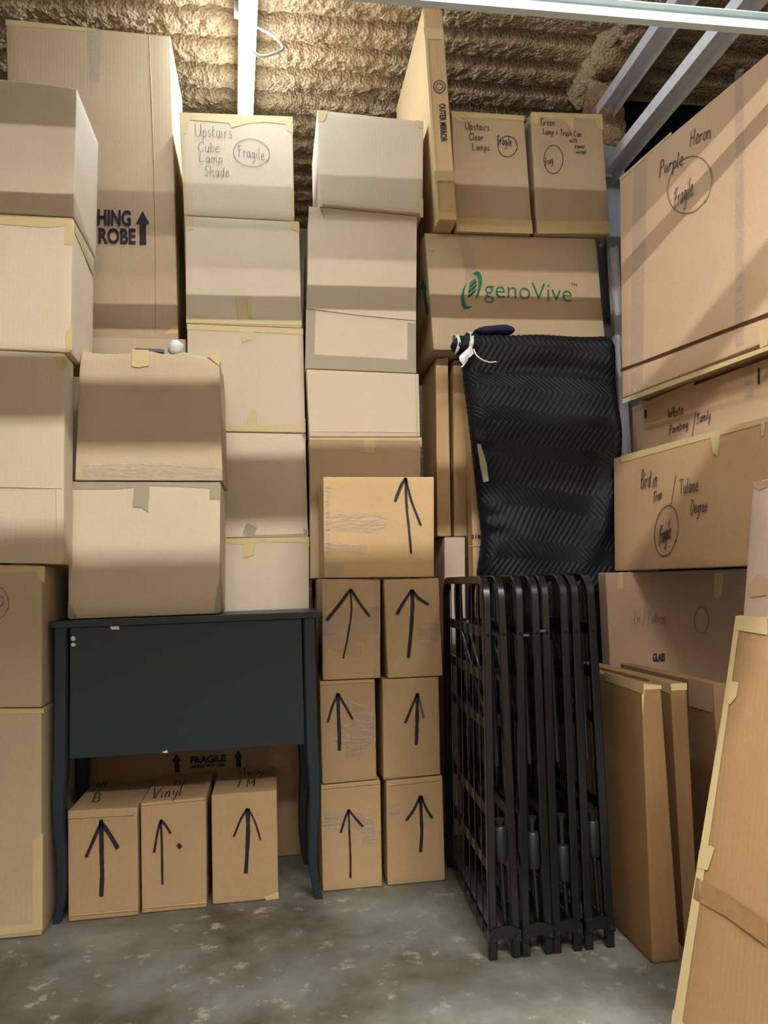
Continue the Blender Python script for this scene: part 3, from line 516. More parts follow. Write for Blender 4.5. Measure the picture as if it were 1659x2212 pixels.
("cardboard_box", "pale carton on top of the grey-taped carton, one side glowing in tube light", "box", None, "light", [[1.0, 0.0, 0.0], [0.0, 1.0, 0.0], [0.0, 0.0, 1.0], [0.3774, 2.76, 2.2087]], [[-0.1846, 0.3728], [0.2012, 0.352], [0.1855, 0.0], [-0.1855, 0.0205]], 0.36, [0.0, 0.0], 1.0, [
  ["tape","tape_strip","tape","F",-0.18,[[[-0.183,0.3711],[-0.1451,0.37],[-0.161,0.3307],[-0.1824,0.3294]],[[0.1722,0.3539],[0.2012,0.352],[0.2001,0.3219],[0.1797,0.326]],[[-0.188,0.0404],[-0.1737,0.0273],[-0.1741,0.0137],[-0.1871,0.0132]],[[0.1728,0.0523],[0.1881,0.0547],[0.1855,-0.0131],[0.1754,-0.0135]]]],
]),
("cardboard_box", "narrow pinkish upright carton behind the bed frames, below the two slim panels", "box", None, "pinkish", [[1.0, 0.0, 0.0], [0.0, 1.0, 0.0], [0.0, 0.0, 1.0], [0.6263, 2.85, 0.001]], [[-0.0003, 1.0534], [0.0777, 1.0515], [0.0366, 0.0], [-0.0366, 0.0]], 0.26, [0.0, 0.0], 1.0, [
]),
("flat_carton", "slim flat carton standing on edge against the tall stack, beside its slightly taller twin", "flat box", None, "brown2", [[1.0, 0.0, 0.0], [0.0, 1.0, 0.0], [0.0, 0.0, 1.0], [0.6263, 2.85, 1.056]], [[-0.0065, 0.6617], [0.0415, 0.6675], [0.0259, 0.0], [-0.0259, 0.0006]], 0.26, [0.0, 0.0], 1.0, [
  ["tape","tape_strip","tape","F",-0.13,[[[-0.0047,0.6617],[0.0415,0.6675],[0.0408,0.6516],[0.0087,0.6442],[0.0007,0.6195]]]],
]),
("flat_carton", "slim flat carton standing on edge between its twin and the black blanket", "flat box", None, "brown2", [[1.0, 0.0, 0.0], [0.0, 1.0, 0.0], [0.0, 0.0, 1.0], [0.6878, 2.85, 1.0547]], [[-0.0009, 0.6601], [0.0509, 0.6659], [0.0252, 0.0], [-0.0252, 0.001]], 0.26, [0.0, 0.0], 1.0, [
]),
("flat_carton", "tall flat carton with a stamped number, mostly hidden by the black blanket", "flat box", None, "brown2", [[1.0, 0.0, 0.0], [0.0, 1.0, 0.0], [0.0, 0.0, 1.0], [0.789, 2.67, 0.001]], [[-0.0673, 1.6769], [0.1564, 1.6755], [0.1029, 0.0], [-0.1029, 0.0]], 0.07, [0.0, 0.0], 1.0, [
  ["print","printed_text","marker","F",-0.035,["318066",[[-0.0847,1.0545],[-0.0169,1.0529],[-0.0854,1.0397]],0.03]],
  ["line","crease_line","crease","F",-0.035,[[0.0022,[[-0.0983,1.0137],[-0.0154,1.0115]]]]],
]),
("cardboard_box", "wide carton printed genoVive in green, above the black quilted blanket", "box", None, "kraft2", [[1.0, 0.0, 0.0], [0.0, 1.0, 0.0], [0.0, 0.0, 1.0], [0.9229, 2.88, 1.7255]], [[-0.3461, 0.4373], [0.3138, 0.439], [0.3291, 0.0], [-0.3291, 0.0]], 0.5, [0.0, 0.0], 1.0, [
  ["print","printed_text","green","F",-0.25,["genoVive",[[-0.1291,0.2665],[0.2057,0.2538],[-0.1332,0.1788]],-0.012]],
  ["print","printed_text","green","F",-0.25,["TM",[[0.2043,0.2609],[0.2279,0.2597],[0.2037,0.2502]],0]],
  ["tape","printed_emblem","green","F",-0.25,[[[-0.1701,0.29],[-0.1557,0.2974],[-0.1437,0.2925],[-0.1376,0.2733],[-0.1408,0.2416],[-0.1527,0.2098],[-0.1678,0.185],[-0.1678,0.185],[-0.1615,0.2079],[-0.1534,0.2343],[-0.1506,0.2572],[-0.1533,0.2746],[-0.1581,0.2833],[-0.1668,0.2848]],[[-0.1924,0.2596],[-0.2111,0.2294],[-0.2212,0.196],[-0.219,0.1665],[-0.2075,0.1528],[-0.19,0.1549],[-0.1809,0.1656],[-0.1808,0.1673],[-0.1915,0.1619],[-0.2,0.1652],[-0.2064,0.1772],[-0.2089,0.1998],[-0.2041,0.2296],[-0.1924,0.2596]],[[-0.188,0.2404],[-0.1607,0.2639],[-0.1595,0.2534],[-0.1867,0.23]],[[-0.1922,0.2229],[-0.1596,0.2499],[-0.1602,0.2376],[-0.1928,0.2106]],[[-0.1947,0.2053],[-0.1623,0.2306],[-0.1646,0.2183],[-0.1935,0.1932]],[[-0.1858,0.251],[-0.164,0.2691],[-0.1624,0.2656],[-0.186,0.2457]]]],
  ["tape","printed_arrow","green","L",-0.3376,[[[-0.1642,0.3032],[-0.226,0.2369],[-0.1951,0.2485],[-0.1528,0.2644],[-0.1201,0.2767]],[[-0.1951,0.2485],[-0.2168,0.1453],[-0.1753,0.1595],[-0.1528,0.2644]]]],
  ["tape","clear_tape","clear","F",-0.25,[[[-0.2197,0.4329],[-0.1812,0.4325],[-0.1533,0.2729],[-0.1495,0.2029],[-0.1879,0.202],[-0.198,0.2892]]]],
  ["line","crease_line","crease","F",-0.25,[[0.0026,[[-0.3349,0.3727],[-0.3092,0.3683]]]]],
]),
("mirror_carton", "tall slim carton stamped OUTER MIRROR standing on edge on the green logo carton", "flat box", None, "brown2", [[1.0, 0.0, 0.0], [0.0, 1.0, 0.0], [0.0, 0.0, 1.0], [0.6422, 2.83, 2.1657]], [[-0.0614, 0.7997], [0.0121, 0.7968], [0.0336, 0.0], [-0.0336, 0.0]], 0.6, [0.0, 0.0], 1.0, [
  ["print","printed_text","marker","F",-0.3,["OUTER MIRROR",[[0.0075,0.4342],[0.0084,0.291],[-0.0164,0.4309]],0.03]],
  ["line","round_stamp","marker2","F",-0.3,[[0.0038,[[0.0072,0.4907],[0.0059,0.4871],[0.004,0.4837],[0.0017,0.4807],[-0.001,0.4781],[-0.004,0.476],[-0.0072,0.4744],[-0.0105,0.4734],[-0.0139,0.473],[-0.0172,0.4733],[-0.0204,0.4741],[-0.0234,0.4756],[-0.0261,0.4776],[-0.0284,0.4801],[-0.0303,0.483],[-0.0317,0.4863],[-0.0326,0.4899],[-0.0329,0.4937],[-0.0326,0.4975],[-0.0318,0.5013],[-0.0305,0.505],[-0.0286,0.5085],[-0.0264,0.5116],[-0.0237,0.5143],[-0.0207,0.5165],[-0.0174,0.5182],[-0.014,0.5193],[-0.0106,0.5198],[-0.0072,0.5196],[-0.0039,0.5189],[-0.0008,0.5174],[0.002,0.5155],[0.0044,0.513],[0.0064,0.51],[0.0079,0.5066],[0.0088,0.503],[0.0092,0.4992],[0.009,0.4953],[0.0082,0.4914],[0.0069,0.4876]]]]],
  ["line","round_stamp","marker2","F",-0.3,[[0.0034,[[-0.0008,0.493],[-0.0016,0.4909],[-0.0027,0.489],[-0.004,0.4873],[-0.0056,0.4858],[-0.0073,0.4845],[-0.0092,0.4836],[-0.0111,0.483],[-0.0131,0.4828],[-0.0151,0.4829],[-0.0169,0.4834],[-0.0187,0.4843],[-0.0203,0.4854],[-0.0216,0.4869],[-0.0227,0.4886],[-0.0235,0.4905],[-0.024,0.4926],[-0.0242,0.4947],[-0.0241,0.4969],[-0.0236,0.4991],[-0.0228,0.5013],[-0.0217,0.5033],[-0.0204,0.5051],[-0.0188,0.5066],[-0.0171,0.5079],[-0.0152,0.5089],[-0.0132,0.5095],[-0.0112,0.5098],[-0.0092,0.5097],[-0.0073,0.5093],[-0.0055,0.5084],[-0.0039,0.5073],[-0.0025,0.5059],[-0.0013,0.5041],[-0.0004,0.5022],[0.0001,0.5001],[0.0003,0.4979],[0.0002,0.4957],[-0.0002,0.4934],[-0.001,0.4912]]]]],
  ["tape","tape_strip","tape","F",-0.3,[[[-0.0628,0.7192],[0.0108,0.7214],[0.0125,0.6787],[-0.0576,0.6769]],[[-0.0416,0.1812],[0.0325,0.1796],[0.0326,0.1434],[-0.0381,0.1435]],[[-0.0614,0.7997],[-0.0529,0.7986],[-0.0318,0.007],[-0.0402,0.0067]]]],
]),
("cardboard_box", "upright carton handwritten Upstairs Clear Lamps, between the mirror carton and another lamp carton", "box", None, "kraft2", [[1.0, 0.0, 0.0], [0.0, 1.0, 0.0], [0.0, 0.0, 1.0], [0.8335, 2.77, 2.1652]], [[-0.1442, 0.4542], [0.1345, 0.4529], [0.1446, 0.0008], [-0.1446, 0.0]], 0.34, [0.0, 0.0], 1.0, [
  ["tape","tape_strip","tape","F",-0.17,[[[-0.1442,0.4542],[0.1345,0.4529],[0.1335,0.4328],[0.0048,0.4342],[-0.1189,0.4305],[-0.1019,0.4171],[-0.1125,0.4165],[-0.1432,0.4362]],[[-0.1441,0.0452],[0.1438,0.0457],[0.1446,-0.0059],[-0.1446,-0.0074]]]],
  ["write","handwriting","marker","F",-0.17,[["Upstairs",[-0.0963,0.385],[0.0173,0.0],[0.0013,0.0307],0.0032],["Clear",[-0.0841,0.3444],[0.0161,0.0003],[0.0012,0.027],0.0032],["Lamps",[-0.0735,0.3055],[0.0167,0.0003],[0.0012,0.027],0.0032],["Fragile",[0.0231,0.334],[0.0126,-0.0012],[0.0017,0.0362],0.0032]]],
  ["line","circle_mark","marker","F",-0.17,[[0.0027,[[0.0973,0.3172],[0.0948,0.311],[0.0915,0.3052],[0.0874,0.3],[0.0827,0.2956],[0.0775,0.292],[0.0719,0.2893],[0.066,0.2876],[0.0601,0.287],[0.0543,0.2875],[0.0487,0.2891],[0.0435,0.2916],[0.0389,0.2952],[0.0349,0.2996],[0.0317,0.3048],[0.0293,0.3105],[0.0278,0.3168],[0.0274,0.3233],[0.0278,0.3299],[0.0293,0.3365],[0.0317,0.3429],[0.0349,0.3489],[0.039,0.3542],[0.0437,0.3589],[0.049,0.3627],[0.0546,0.3656],[0.0606,0.3675],[0.0666,0.3682],[0.0726,0.3679],[0.0783,0.3664],[0.0837,0.3639],[0.0886,0.3604],[0.0927,0.356],[0.0961,0.3508],[0.0987,0.345],[0.1003,0.3386],[0.1009,0.3319],[0.1005,0.3251],[0.0991,0.3184],[0.0967,0.3119]]]]],
]),
("cardboard_box", "upright carton handwritten Green Lamp and Trash Can, nearest the steel column", "box", None, "kraft2", [[1.0, 0.0, 0.0], [0.0, 1.0, 0.0], [0.0, 0.0, 1.0], [1.1383, 2.77, 2.1661]], [[-0.1424, 0.4684], [0.1386, 0.4762], [0.1424, 0.0006], [-0.1424, 0.0]], 0.34, [0.0, 0.0], 1.0, [
  ["tape","tape_strip","tape","F",-0.17,[[[-0.1424,0.4684],[0.1386,0.4762],[0.141,0.4559],[0.0262,0.4528],[0.0195,0.4009],[-0.0181,0.4484],[-0.1109,0.4483],[-0.1218,0.4148],[-0.1426,0.4318]],[[0.1114,0.4579],[0.1394,0.4596],[0.1401,0.4114],[0.1167,0.423]],[[-0.1417,0.042],[0.1416,0.0528],[0.1424,0.0077],[-0.1424,-0.0061]]]],
  ["write","handwriting","marker","F",-0.17,[["Green",[-0.1091,0.4155],[0.0148,0.0005],[0.0016,0.0294],0.0029],["Lamp + Trash Can",[-0.1018,0.383],[0.0126,-0.0003],[0.0013,0.0238],0.0029],["with",[0.0022,0.3559],[0.0112,0.0001],[0.0011,0.0184],0.0029],["power",[0.0212,0.3349],[0.0112,0.0001],[0.0011,0.0184],0.0029],["wired",[0.0254,0.3132],[0.0112,0.0001],[0.001,0.0165],0.0029],["frag",[-0.1012,0.2594],[0.0125,0.0043],[0.0016,0.0291],0.0029]]],
  ["line","circle_mark","marker","F",-0.17,[[0.0024,[[-0.0316,0.2704],[-0.0343,0.2619],[-0.0378,0.2541],[-0.0421,0.247],[-0.047,0.241],[-0.0524,0.2361],[-0.0582,0.2326],[-0.0641,0.2304],[-0.0701,0.2298],[-0.076,0.2305],[-0.0817,0.2328],[-0.0869,0.2365],[-0.0915,0.2414],[-0.0954,0.2476],[-0.0986,0.2547],[-0.1009,0.2627],[-0.1022,0.2713],[-0.1025,0.2803],[-0.1018,0.2894],[-0.1002,0.2984],[-0.0976,0.3071],[-0.0941,0.3152],[-0.0899,0.3225],[-0.085,0.3288],[-0.0795,0.334],[-0.0737,0.3378],[-0.0676,0.3402],[-0.0614,0.3411],[-0.0554,0.3405],[-0.0496,0.3384],[-0.0442,0.3349],[-0.0394,0.3299],[-0.0352,0.3238],[-0.0319,0.3165],[-0.0295,0.3084],[-0.028,0.2997],[-0.0276,0.2905],[-0.0282,0.2812],[-0.0298,0.272],[-0.0323,0.263]]]]],
]),
("picture_carton", "brown picture carton printed GLASS, facing out behind three leaning slim cartons", "flat box", None, "umber", [[1.0, 0.0, 0.0], [0.0, 1.0, 0.0], [0.0, 0.0, 1.0], [1.421, 2.431, 0.001]], [[-0.329, 0.904], [0.339, 0.902], [0.339, 0.0], [-0.339, 0.0]], 0.062, [0.0, 0.0], 1.0, [
  ["tape","tape_strip","tape","F",-0.031,[[[-0.2853,0.9043],[-0.2674,0.9038],[-0.2727,0.8474],[-0.2805,0.8522],[-0.2921,0.848]],[[0.0586,0.8906],[0.0924,0.8895],[0.0781,0.8167],[0.0634,0.8017],[0.0492,0.8131]]]],
  ["print","printed_text","marker","F",-0.031,["GLASS",[[-0.1812,0.6342],[-0.1388,0.6323],[-0.183,0.6072]],0.04]],
  ["write","handwriting","pencil2","F",-0.031,[["Zn / Patron",[-0.2444,0.7338],[0.0154,-0.0006],[0.0026,0.0394],0.0019]]],
  ["line","circle_mark","pencil2","F",-0.031,[[0.0018,[[0.0224,0.721],[0.0204,0.7145],[0.0178,0.7086],[0.0147,0.7033],[0.0113,0.6989],[0.0074,0.6954],[0.0034,0.693],[-0.0007,0.6917],[-0.0049,0.6915],[-0.0089,0.6926],[-0.0127,0.6947],[-0.0162,0.698],[-0.0193,0.7022],[-0.0219,0.7073],[-0.0239,0.7132],[-0.0253,0.7196],[-0.026,0.7265],[-0.026,0.7336],[-0.0254,0.7407],[-0.024,0.7478],[-0.0221,0.7544],[-0.0195,0.7606],[-0.0165,0.7661],[-0.0129,0.7707],[-0.0091,0.7744],[-0.005,0.777],[-0.0008,0.7785],[0.0035,0.7788],[0.0076,0.7779],[0.0116,0.7759],[0.0152,0.7727],[0.0184,0.7685],[0.0211,0.7633],[0.0232,0.7574],[0.0247,0.7509],[0.0255,0.7439],[0.0256,0.7366],[0.025,0.7293],[0.0237,0.7221],[0.0218,0.7153]]]]],
]),
("picture_carton", "picture carton handwritten White Painting, wedged under the large Purple Heron carton", "flat box", None, "orange", [[0.1717, -0.9852, 0.0], [0.9852, 0.1717, -0.0], [0.0, 0.0, 1.0], [1.3648, 2.1905, 0.9085]], [[-0.338, 0.5804], [0.4356, 0.5804], [0.3897, 0.0], [-0.3897, 0.0]], 0.05, [0.0, 0.0], 1.0, [
  ["write","handwriting","pen","F",-0.025,[["White",[-0.1523,0.4986],[0.0203,-0.0001],[0.0057,0.0332],0.0041],["Painting",[-0.1505,0.4467],[0.0172,0.0008],[0.005,0.027],0.0041],["/",[-0.0447,0.4201],[0.0196,-0.0038],[0.0156,0.0714],0.0038],["Family",[-0.018,0.4549],[0.0141,0.0005],[0.0052,0.0315],0.0037]]],
  ["tape","tape_strip","tape","F",-0.025,[[[-0.338,0.5804],[-0.017,0.5903],[-0.0182,0.5786],[-0.3369,0.5651]]]],
  ["line","marker_dash","marker","F",-0.025,[[0.0125,[[-0.2603,0.5544],[-0.2656,0.5262]]],[0.0068,[[0.2445,0.5604],[0.2399,0.5146]]]]],
  ["tape","clear_tape","clear","F",-0.025,[[[0.1914,0.5849],[0.2265,0.5858],[0.2162,0.4828],[0.1889,0.4894]]]],
]),
("picture_carton", "picture carton handwritten Bird in Tree, standing in front of the White Painting carton", "flat box", None, "orange2", [[0.1717, -0.9852, 0.0], [0.9852, 0.1717, -0.0], [0.0, 0.0, 1.0], [1.2564, 2.0968, 0.9085]], [[-0.3692, 0.3875], [0.4364, 0.3875], [0.4028, 0.0], [-0.4028, 0.0]], 0.045, [0.0, 0.0], 1.0, [
  ["tape","tape_strip","tape","F",-0.0225,[[[-0.327,0.3885],[0.3063,0.3872],[0.3957,0.3865],[0.3942,0.3715],[0.3048,0.3716],[-0.0106,0.3691],[-0.3241,0.3658]],[[0.0963,0.3738],[0.1346,0.3744],[0.1195,0.3137],[0.1025,0.3258]],[[0.2814,0.3852],[0.3,0.3849],[0.2893,0.3404],[0.2799,0.3397]]]],
  ["write","handwriting","pen","F",-0.0225,[["Bird in",[-0.2322,0.2659],[0.0184,-0.0013],[0.0128,0.0559],0.0045],["Tree",[-0.1767,0.2143],[0.0149,0.0024],[0.01,0.0314],0.0043],["/",[-0.0894,0.2048],[0.0198,-0.0022],[0.0199,0.0718],0.004],["Tulane",[-0.0497,0.2244],[0.0187,-0.0001],[0.0065,0.0443],0.0039],["Degree",[-0.0074,0.1613],[0.0154,-0.0001],[0.008,0.0405],0.0037],["Fragile",[-0.159,0.0763],[0.0125,0.0042],[0.0127,0.0603],0.0042]]],
  ["line","circle_mark","pen","F",-0.0225,[[0.0029,[[-0.0781,0.0893],[-0.0843,0.0784],[-0.0914,0.0684],[-0.0994,0.0597],[-0.108,0.0525],[-0.1169,0.0471],[-0.126,0.0435],[-0.135,0.0419],[-0.1437,0.0424],[-0.1518,0.0449],[-0.1591,0.0495],[-0.1653,0.056],[-0.1704,0.0643],[-0.174,0.0742],[-0.1762,0.0853],[-0.1769,0.0973],[-0.1759,0.11],[-0.1734,0.123],[-0.1694,0.1358],[-0.1641,0.1482],[-0.1575,0.1597],[-0.1499,0.1701],[-0.1415,0.179],[-0.1326,0.1862],[-0.1233,0.1916],[-0.114,0.195],[-0.1049,0.1963],[-0.0962,0.1955],[-0.0882,0.1927],[-0.081,0.1879],[-0.0749,0.1813],[-0.07,0.173],[-0.0665,0.1634],[-0.0643,0.1525],[-0.0636,0.1408],[-0.0643,0.1284],[-0.0666,0.1158],[-0.0702,0.1032],[-0.0751,0.091],[-0.0813,0.0794]]]]],
]),
("picture_carton", "very large flat carton handwritten Purple Heron, high beside the steel framing", "flat box", None, "orange", [[0.1717, -0.9852, 0.0], [0.9837, 0.1714, -0.055], [0.0542, 0.0094, 0.9985], [1.3825, 2.064, 1.4994]], [[-0.4075, 0.8042], [0.4306, 0.8042], [0.4106, 0.0], [-0.4106, 0.0]], 0.2, [0.0, 0.0], 1.0, [
  ["tape","clear_tape","clear","F",-0.1,[[[-0.3277,0.7936],[-0.252,0.795],[-0.299,-0.0184],[-0.3638,-0.017]],[[0.1475,0.8237],[0.1812,0.8248],[0.1492,0.0161],[0.1182,0.0164]]]],
  ["tape","tape_strip","tape","F",-0.1,[[[-0.4076,-0.0032],[-0.1776,-0.0046],[0.0267,-0.0084],[0.2312,-0.0121],[0.3228,-0.0137],[0.3222,-0.0258],[0.2306,-0.0246],[-0.408,-0.0195]],[[0.2029,0.0342],[0.2333,0.037],[0.2313,-0.0096],[0.2042,-0.0101]],[[-0.4075,0.8042],[-0.1295,0.8127],[-0.1254,0.8023],[-0.4023,0.7909]]]],
  ["line","lid_seam","gap","F",-0.1,[[0.0109,[[-0.4157,0.1011],[-0.22,0.0912],[0.0301,0.0813],[0.2349,0.0724],[0.3267,0.0683]]]]],  # dark ribbon painted for the shade in the lid slit
  ["write","handwriting","pen","F",-0.1,[["Purple",[-0.1926,0.6966],[0.028,-0.0065],[0.0061,0.0482],0.0047],["Heron",[-0.0463,0.712],[0.0236,-0.0065],[0.006,0.0516],0.0042],["Fragile",[-0.1247,0.5476],[0.0192,-0.0001],[0.0065,0.0651],0.0043]]],
  ["line","circle_mark","pencil2","F",-0.1,[[0.0028,[[0.0185,0.5085],[0.0077,0.5019],[-0.0048,0.4975],[-0.0187,0.4955],[-0.0336,0.496],[-0.0492,0.499],[-0.065,0.5045],[-0.0807,0.5123],[-0.0959,0.5224],[-0.11,0.5345],[-0.1226,0.5483],[-0.1334,0.5634],[-0.142,0.5794],[-0.1481,0.5958],[-0.1515,0.6121],[-0.1521,0.6279],[-0.1498,0.6427],[-0.1448,0.6559],[-0.1371,0.6673],[-0.127,0.6765],[-0.1149,0.6832],[-0.1011,0.6872],[-0.086,0.6885],[-0.0701,0.6871],[-0.0539,0.6831],[-0.0377,0.6766],[-0.0221,0.6678],[-0.0074,0.657],[0.006,0.6446],[0.0178,0.6308],[0.0277,0.6161],[0.0355,0.6008],[0.0411,0.5852],[0.0442,0.5698],[0.0449,0.5549],[0.0431,0.5409],[0.0389,0.5281],[0.0323,0.5169],[0.0235,0.5074],[0.0127,0.5]]]]],
]),
("flat_carton", "nearest of three slim cartons leaning beside the bed frames, wide end toward the viewer", "flat box", None, "brown3", [[1.0, 0.0, 0.0], [0.0, 1.0, 0.0], [0.0, 0.0, 1.0], [0.887, 2.02, 0.001]], [[-0.0199, 0.636], [0.0304, 0.6302], [0.0347, 0.0], [-0.0347, 0.0]], 0.55, [0.0, 0.0], 1.0, [
  ["tape","tape_strip","tape","F",-0.275,[[[-0.0199,0.636],[0.0304,0.6302],[0.031,0.6214],[-0.0127,0.6215],[-0.0214,0.5624],[-0.0204,0.6111]]]],
  ["tape","tape_strip","tape","L",-0.0273,[[[-0.0715,0.6412],[-0.2897,0.6372],[-0.2865,0.613],[-0.0743,0.6198]]]],
]),
("flat_carton", "middle of three slim cartons leaning beside the bed frames, taped corner torn open", "flat box", None, "brown3", [[1.0, 0.0, 0.0], [0.0, 1.0, 0.0], [0.0, 0.0, 1.0], [0.9834, 2.075, 0.001]], [[-0.0123, 0.6238], [0.0308, 0.6238], [0.0192, 0.0], [-0.0192, 0.0]], 0.55, [0.0, 0.0], 1.0, [
  ["tape","tape_strip","tape","F",-0.275,[[[-0.0123,0.6238],[0.0308,0.6238],[0.0307,0.6069],[-0.0111,0.6068]]]],
  ["tape","tape_strip","tape","L",-0.0158,[[[-0.1689,0.6286],[-0.279,0.6233],[-0.2757,0.5981],[-0.166,0.6068]]]],
]),
("flat_carton", "slim carton leaning behind the other two, in front of the one printed GLASS", "flat box", None, "brown3", [[1.0, 0.0, 0.0], [0.0, 1.0, 0.0], [0.0, 0.0, 1.0], [1.1258, 2.115, 0.001]], [[-0.0113, 0.609], [0.0274, 0.6093], [0.0155, 0.0], [-0.0155, 0.0]], 0.53, [0.0, 0.0], 1.0, [
  ["tape","tape_strip","ptape","L",-0.0134,[[[-0.1497,0.6131],[-0.2684,0.6083],[-0.2592,0.5359],[-0.1444,0.5358]]]],
]),
("picture_carton", "big flat carton leaning in the right foreground with masking tape along its edges", "flat box", None, "ochre", [[0.02, -0.9998, 0.0], [0.9827, 0.0197, -0.1839], [0.1839, 0.0037, 0.9829], [0.7054, 0.962, -0.0055]], [[-0.3043, 0.8335], [0.4457, 0.8335], [0.39, 0.0], [-0.39, 0.0]], 0.07, [0.0, 0.0], 1.0, [
  ["tape","tape_strip","tape","F",-0.035,[[[-0.304,0.8319],[-0.2895,0.8324],[-0.3019,0.6451],[-0.3254,0.3713],[-0.3468,0.1234],[-0.3477,0.0347],[-0.3773,0.0172],[-0.3766,0.1076],[-0.3452,0.4035],[-0.317,0.6546]],[[-0.3014,0.832],[-0.2176,0.8329],[-0.2136,0.803],[-0.3029,0.8072]],[[-0.3104,0.7164],[-0.2775,0.7172],[-0.2802,0.6922],[-0.2962,0.6764],[-0.3147,0.6833]],[[-0.3443,0.4149],[-0.3136,0.4327],[-0.3013,0.432],[-0.3148,0.3905],[-0.3473,0.383]],[[-0.3768,0.1321],[-0.3389,0.1276],[-0.3355,0.0937],[-0.3798,0.0767]]]],
  ["tape","packing_tape","btape","F",-0.035,[[[-0.3461,0.3677],[-0.2592,0.3732],[-0.1555,0.372],[-0.1508,0.3372],[-0.2538,0.3388],[-0.3495,0.3295]]]],
]),
("picture_carton", "pale pinkish flat carton peeping up behind the big leaning foreground carton", "flat box", None, "pinkish", [[0.02, -0.9998, 0.0], [0.987, 0.0197, -0.1593], [0.1593, 0.0032, 0.9872], [0.8359, 1.1116, -0.0038]], [[-0.305, 1.0913], [0.295, 1.0913], [0.315, 0.0], [-0.315, 0.0]], 0.06, [0.0, 0.0], 1.0, [
  ["tape","tape_strip","ptape","F",-0.03,[[[-0.3019,1.0899],[-0.2574,1.0885],[-0.2559,1.0734],[-0.2825,1.0712],[-0.2978,1.0788]],[[-0.3028,0.881],[-0.2647,0.9009],[-0.2374,0.8898],[-0.2345,0.8604],[-0.2854,0.8552]]]],
]),
]


for i, (name, label, cat, group, mat, fr, c4, depth, bsh, rough, parts) in enumerate(BOXES):
    me = carton_mesh(name, c4, depth, bsh, M[mat], rough, i+3, .012 if rough > 2 else 0)
    o = bpy.data.objects.new(name, me); COL.objects.link(o)
    e1, d, e2, org = [Vector(v) for v in fr]
    o.matrix_world = Matrix(((e1.x, d.x, e2.x, org.x), (e1.y, d.y, e2.y, org.y), (e1.z, d.z, e2.z, org.z), (0, 0, 0, 1)))
    tag(o, label, cat, group)
    for p in parts:
        if p[0] in ('tape',) and not p[1].startswith('printed'):
            for k, poly in enumerate(p[5]): add_part(o, p[:5]+[[poly]], c4, depth, M[mat], .00012*k)
        elif p[0] == 'line' and p[2] == 'crease' or p[1] == 'marker_dash' or p[1] == 'round_stamp' or p[0] == 'write':
            for ln in p[5]: add_part(o, p[:5]+[[ln]], c4, depth, M[mat])
        else:
            add_part(o, p, c4, depth, M[mat])

LED_A, LED_B, LED_C, EXPOSURE = 54.0, 540.0, 35.0, 0.6
# ------------------------------------------------------------------ room shell
def struct(o): o['kind'] = 'structure'; return o

m, nt, N, L, P = new_mat('stained_concrete')
tc = N.new('ShaderNodeTexCoord')
n1 = N.new('ShaderNodeTexNoise'); n1.inputs['Scale'].default_value = 2.6; n1.inputs['Detail'].default_value = 9; n1.inputs['Roughness'].default_value = .62
n2 = N.new('ShaderNodeTexNoise'); n2.inputs['Scale'].default_value = 14; n2.inputs['Detail'].default_value = 9; n2.inputs['Roughness'].default_value = .72
n3 = N.new('ShaderNodeTexNoise'); n3.inputs['Scale'].default_value = 90; n3.inputs['Detail'].default_value = 4
for n in (n1, n2, n3): L.new(tc.outputs['Object'], n.inputs['Vector'])
r1 = N.new('ShaderNodeValToRGB'); r1.color_ramp.elements[0].position = .36; r1.color_ramp.elements[1].position = .64
r1.color_ramp.elements[0].color = lin((80, 73, 59)); r1.color_ramp.elements[1].color = lin((130, 131, 125))
r2 = N.new('ShaderNodeValToRGB'); r2.color_ramp.elements[0].position = .57; r2.color_ramp.elements[1].position = .66
r2.color_ramp.elements[0].color = (0, 0, 0, 1); r2.color_ramp.elements[1].color = (1, 1, 1, 1)
L.new(n1.outputs['Fac'], r1.inputs['Fac']); L.new(n2.outputs['Fac'], r2.inputs['Fac'])
mx = N.new('ShaderNodeMixRGB'); mx.inputs[2].default_value = lin((196, 190, 172))
sc = N.new('ShaderNodeMath'); sc.operation = 'MULTIPLY'; sc.inputs[1].default_value = .55
L.new(r2.outputs['Color'], sc.inputs[0]); L.new(sc.outputs[0], mx.inputs[0]); L.new(r1.outputs['Color'], mx.inputs[1])
r3 = N.new('ShaderNodeValToRGB'); r3.color_ramp.elements[0].position = .3; r3.color_ramp.elements[1].position = .44
r3.color_ramp.elements[0].color = (.62, .6, .56, 1); r3.color_ramp.elements[1].color = (1, 1, 1, 1)
L.new(n2.outputs['Fac'], r3.inputs['Fac'])
m3 = N.new('ShaderNodeMixRGB'); m3.blend_type = 'MULTIPLY'; m3.inputs[0].default_value = .8
L.new(mx.outputs[0], m3.inputs[1]); L.new(r3.outputs['Color'], m3.inputs[2]); L.new(m3.outputs[0], P.inputs['Base Color'])
P.inputs['Roughness'].default_value = .55; P.inputs['Specular IOR Level'].default_value = .35
bp = N.new('ShaderNodeBump'); bp.inputs['Strength'].default_value = .25; bp.inputs['Distance'].default_value = .004
L.new(n3.outputs['Fac'], bp.inputs['Height']); L.new(bp.outputs[0], P.inputs['Normal'])
M['concrete'] = m

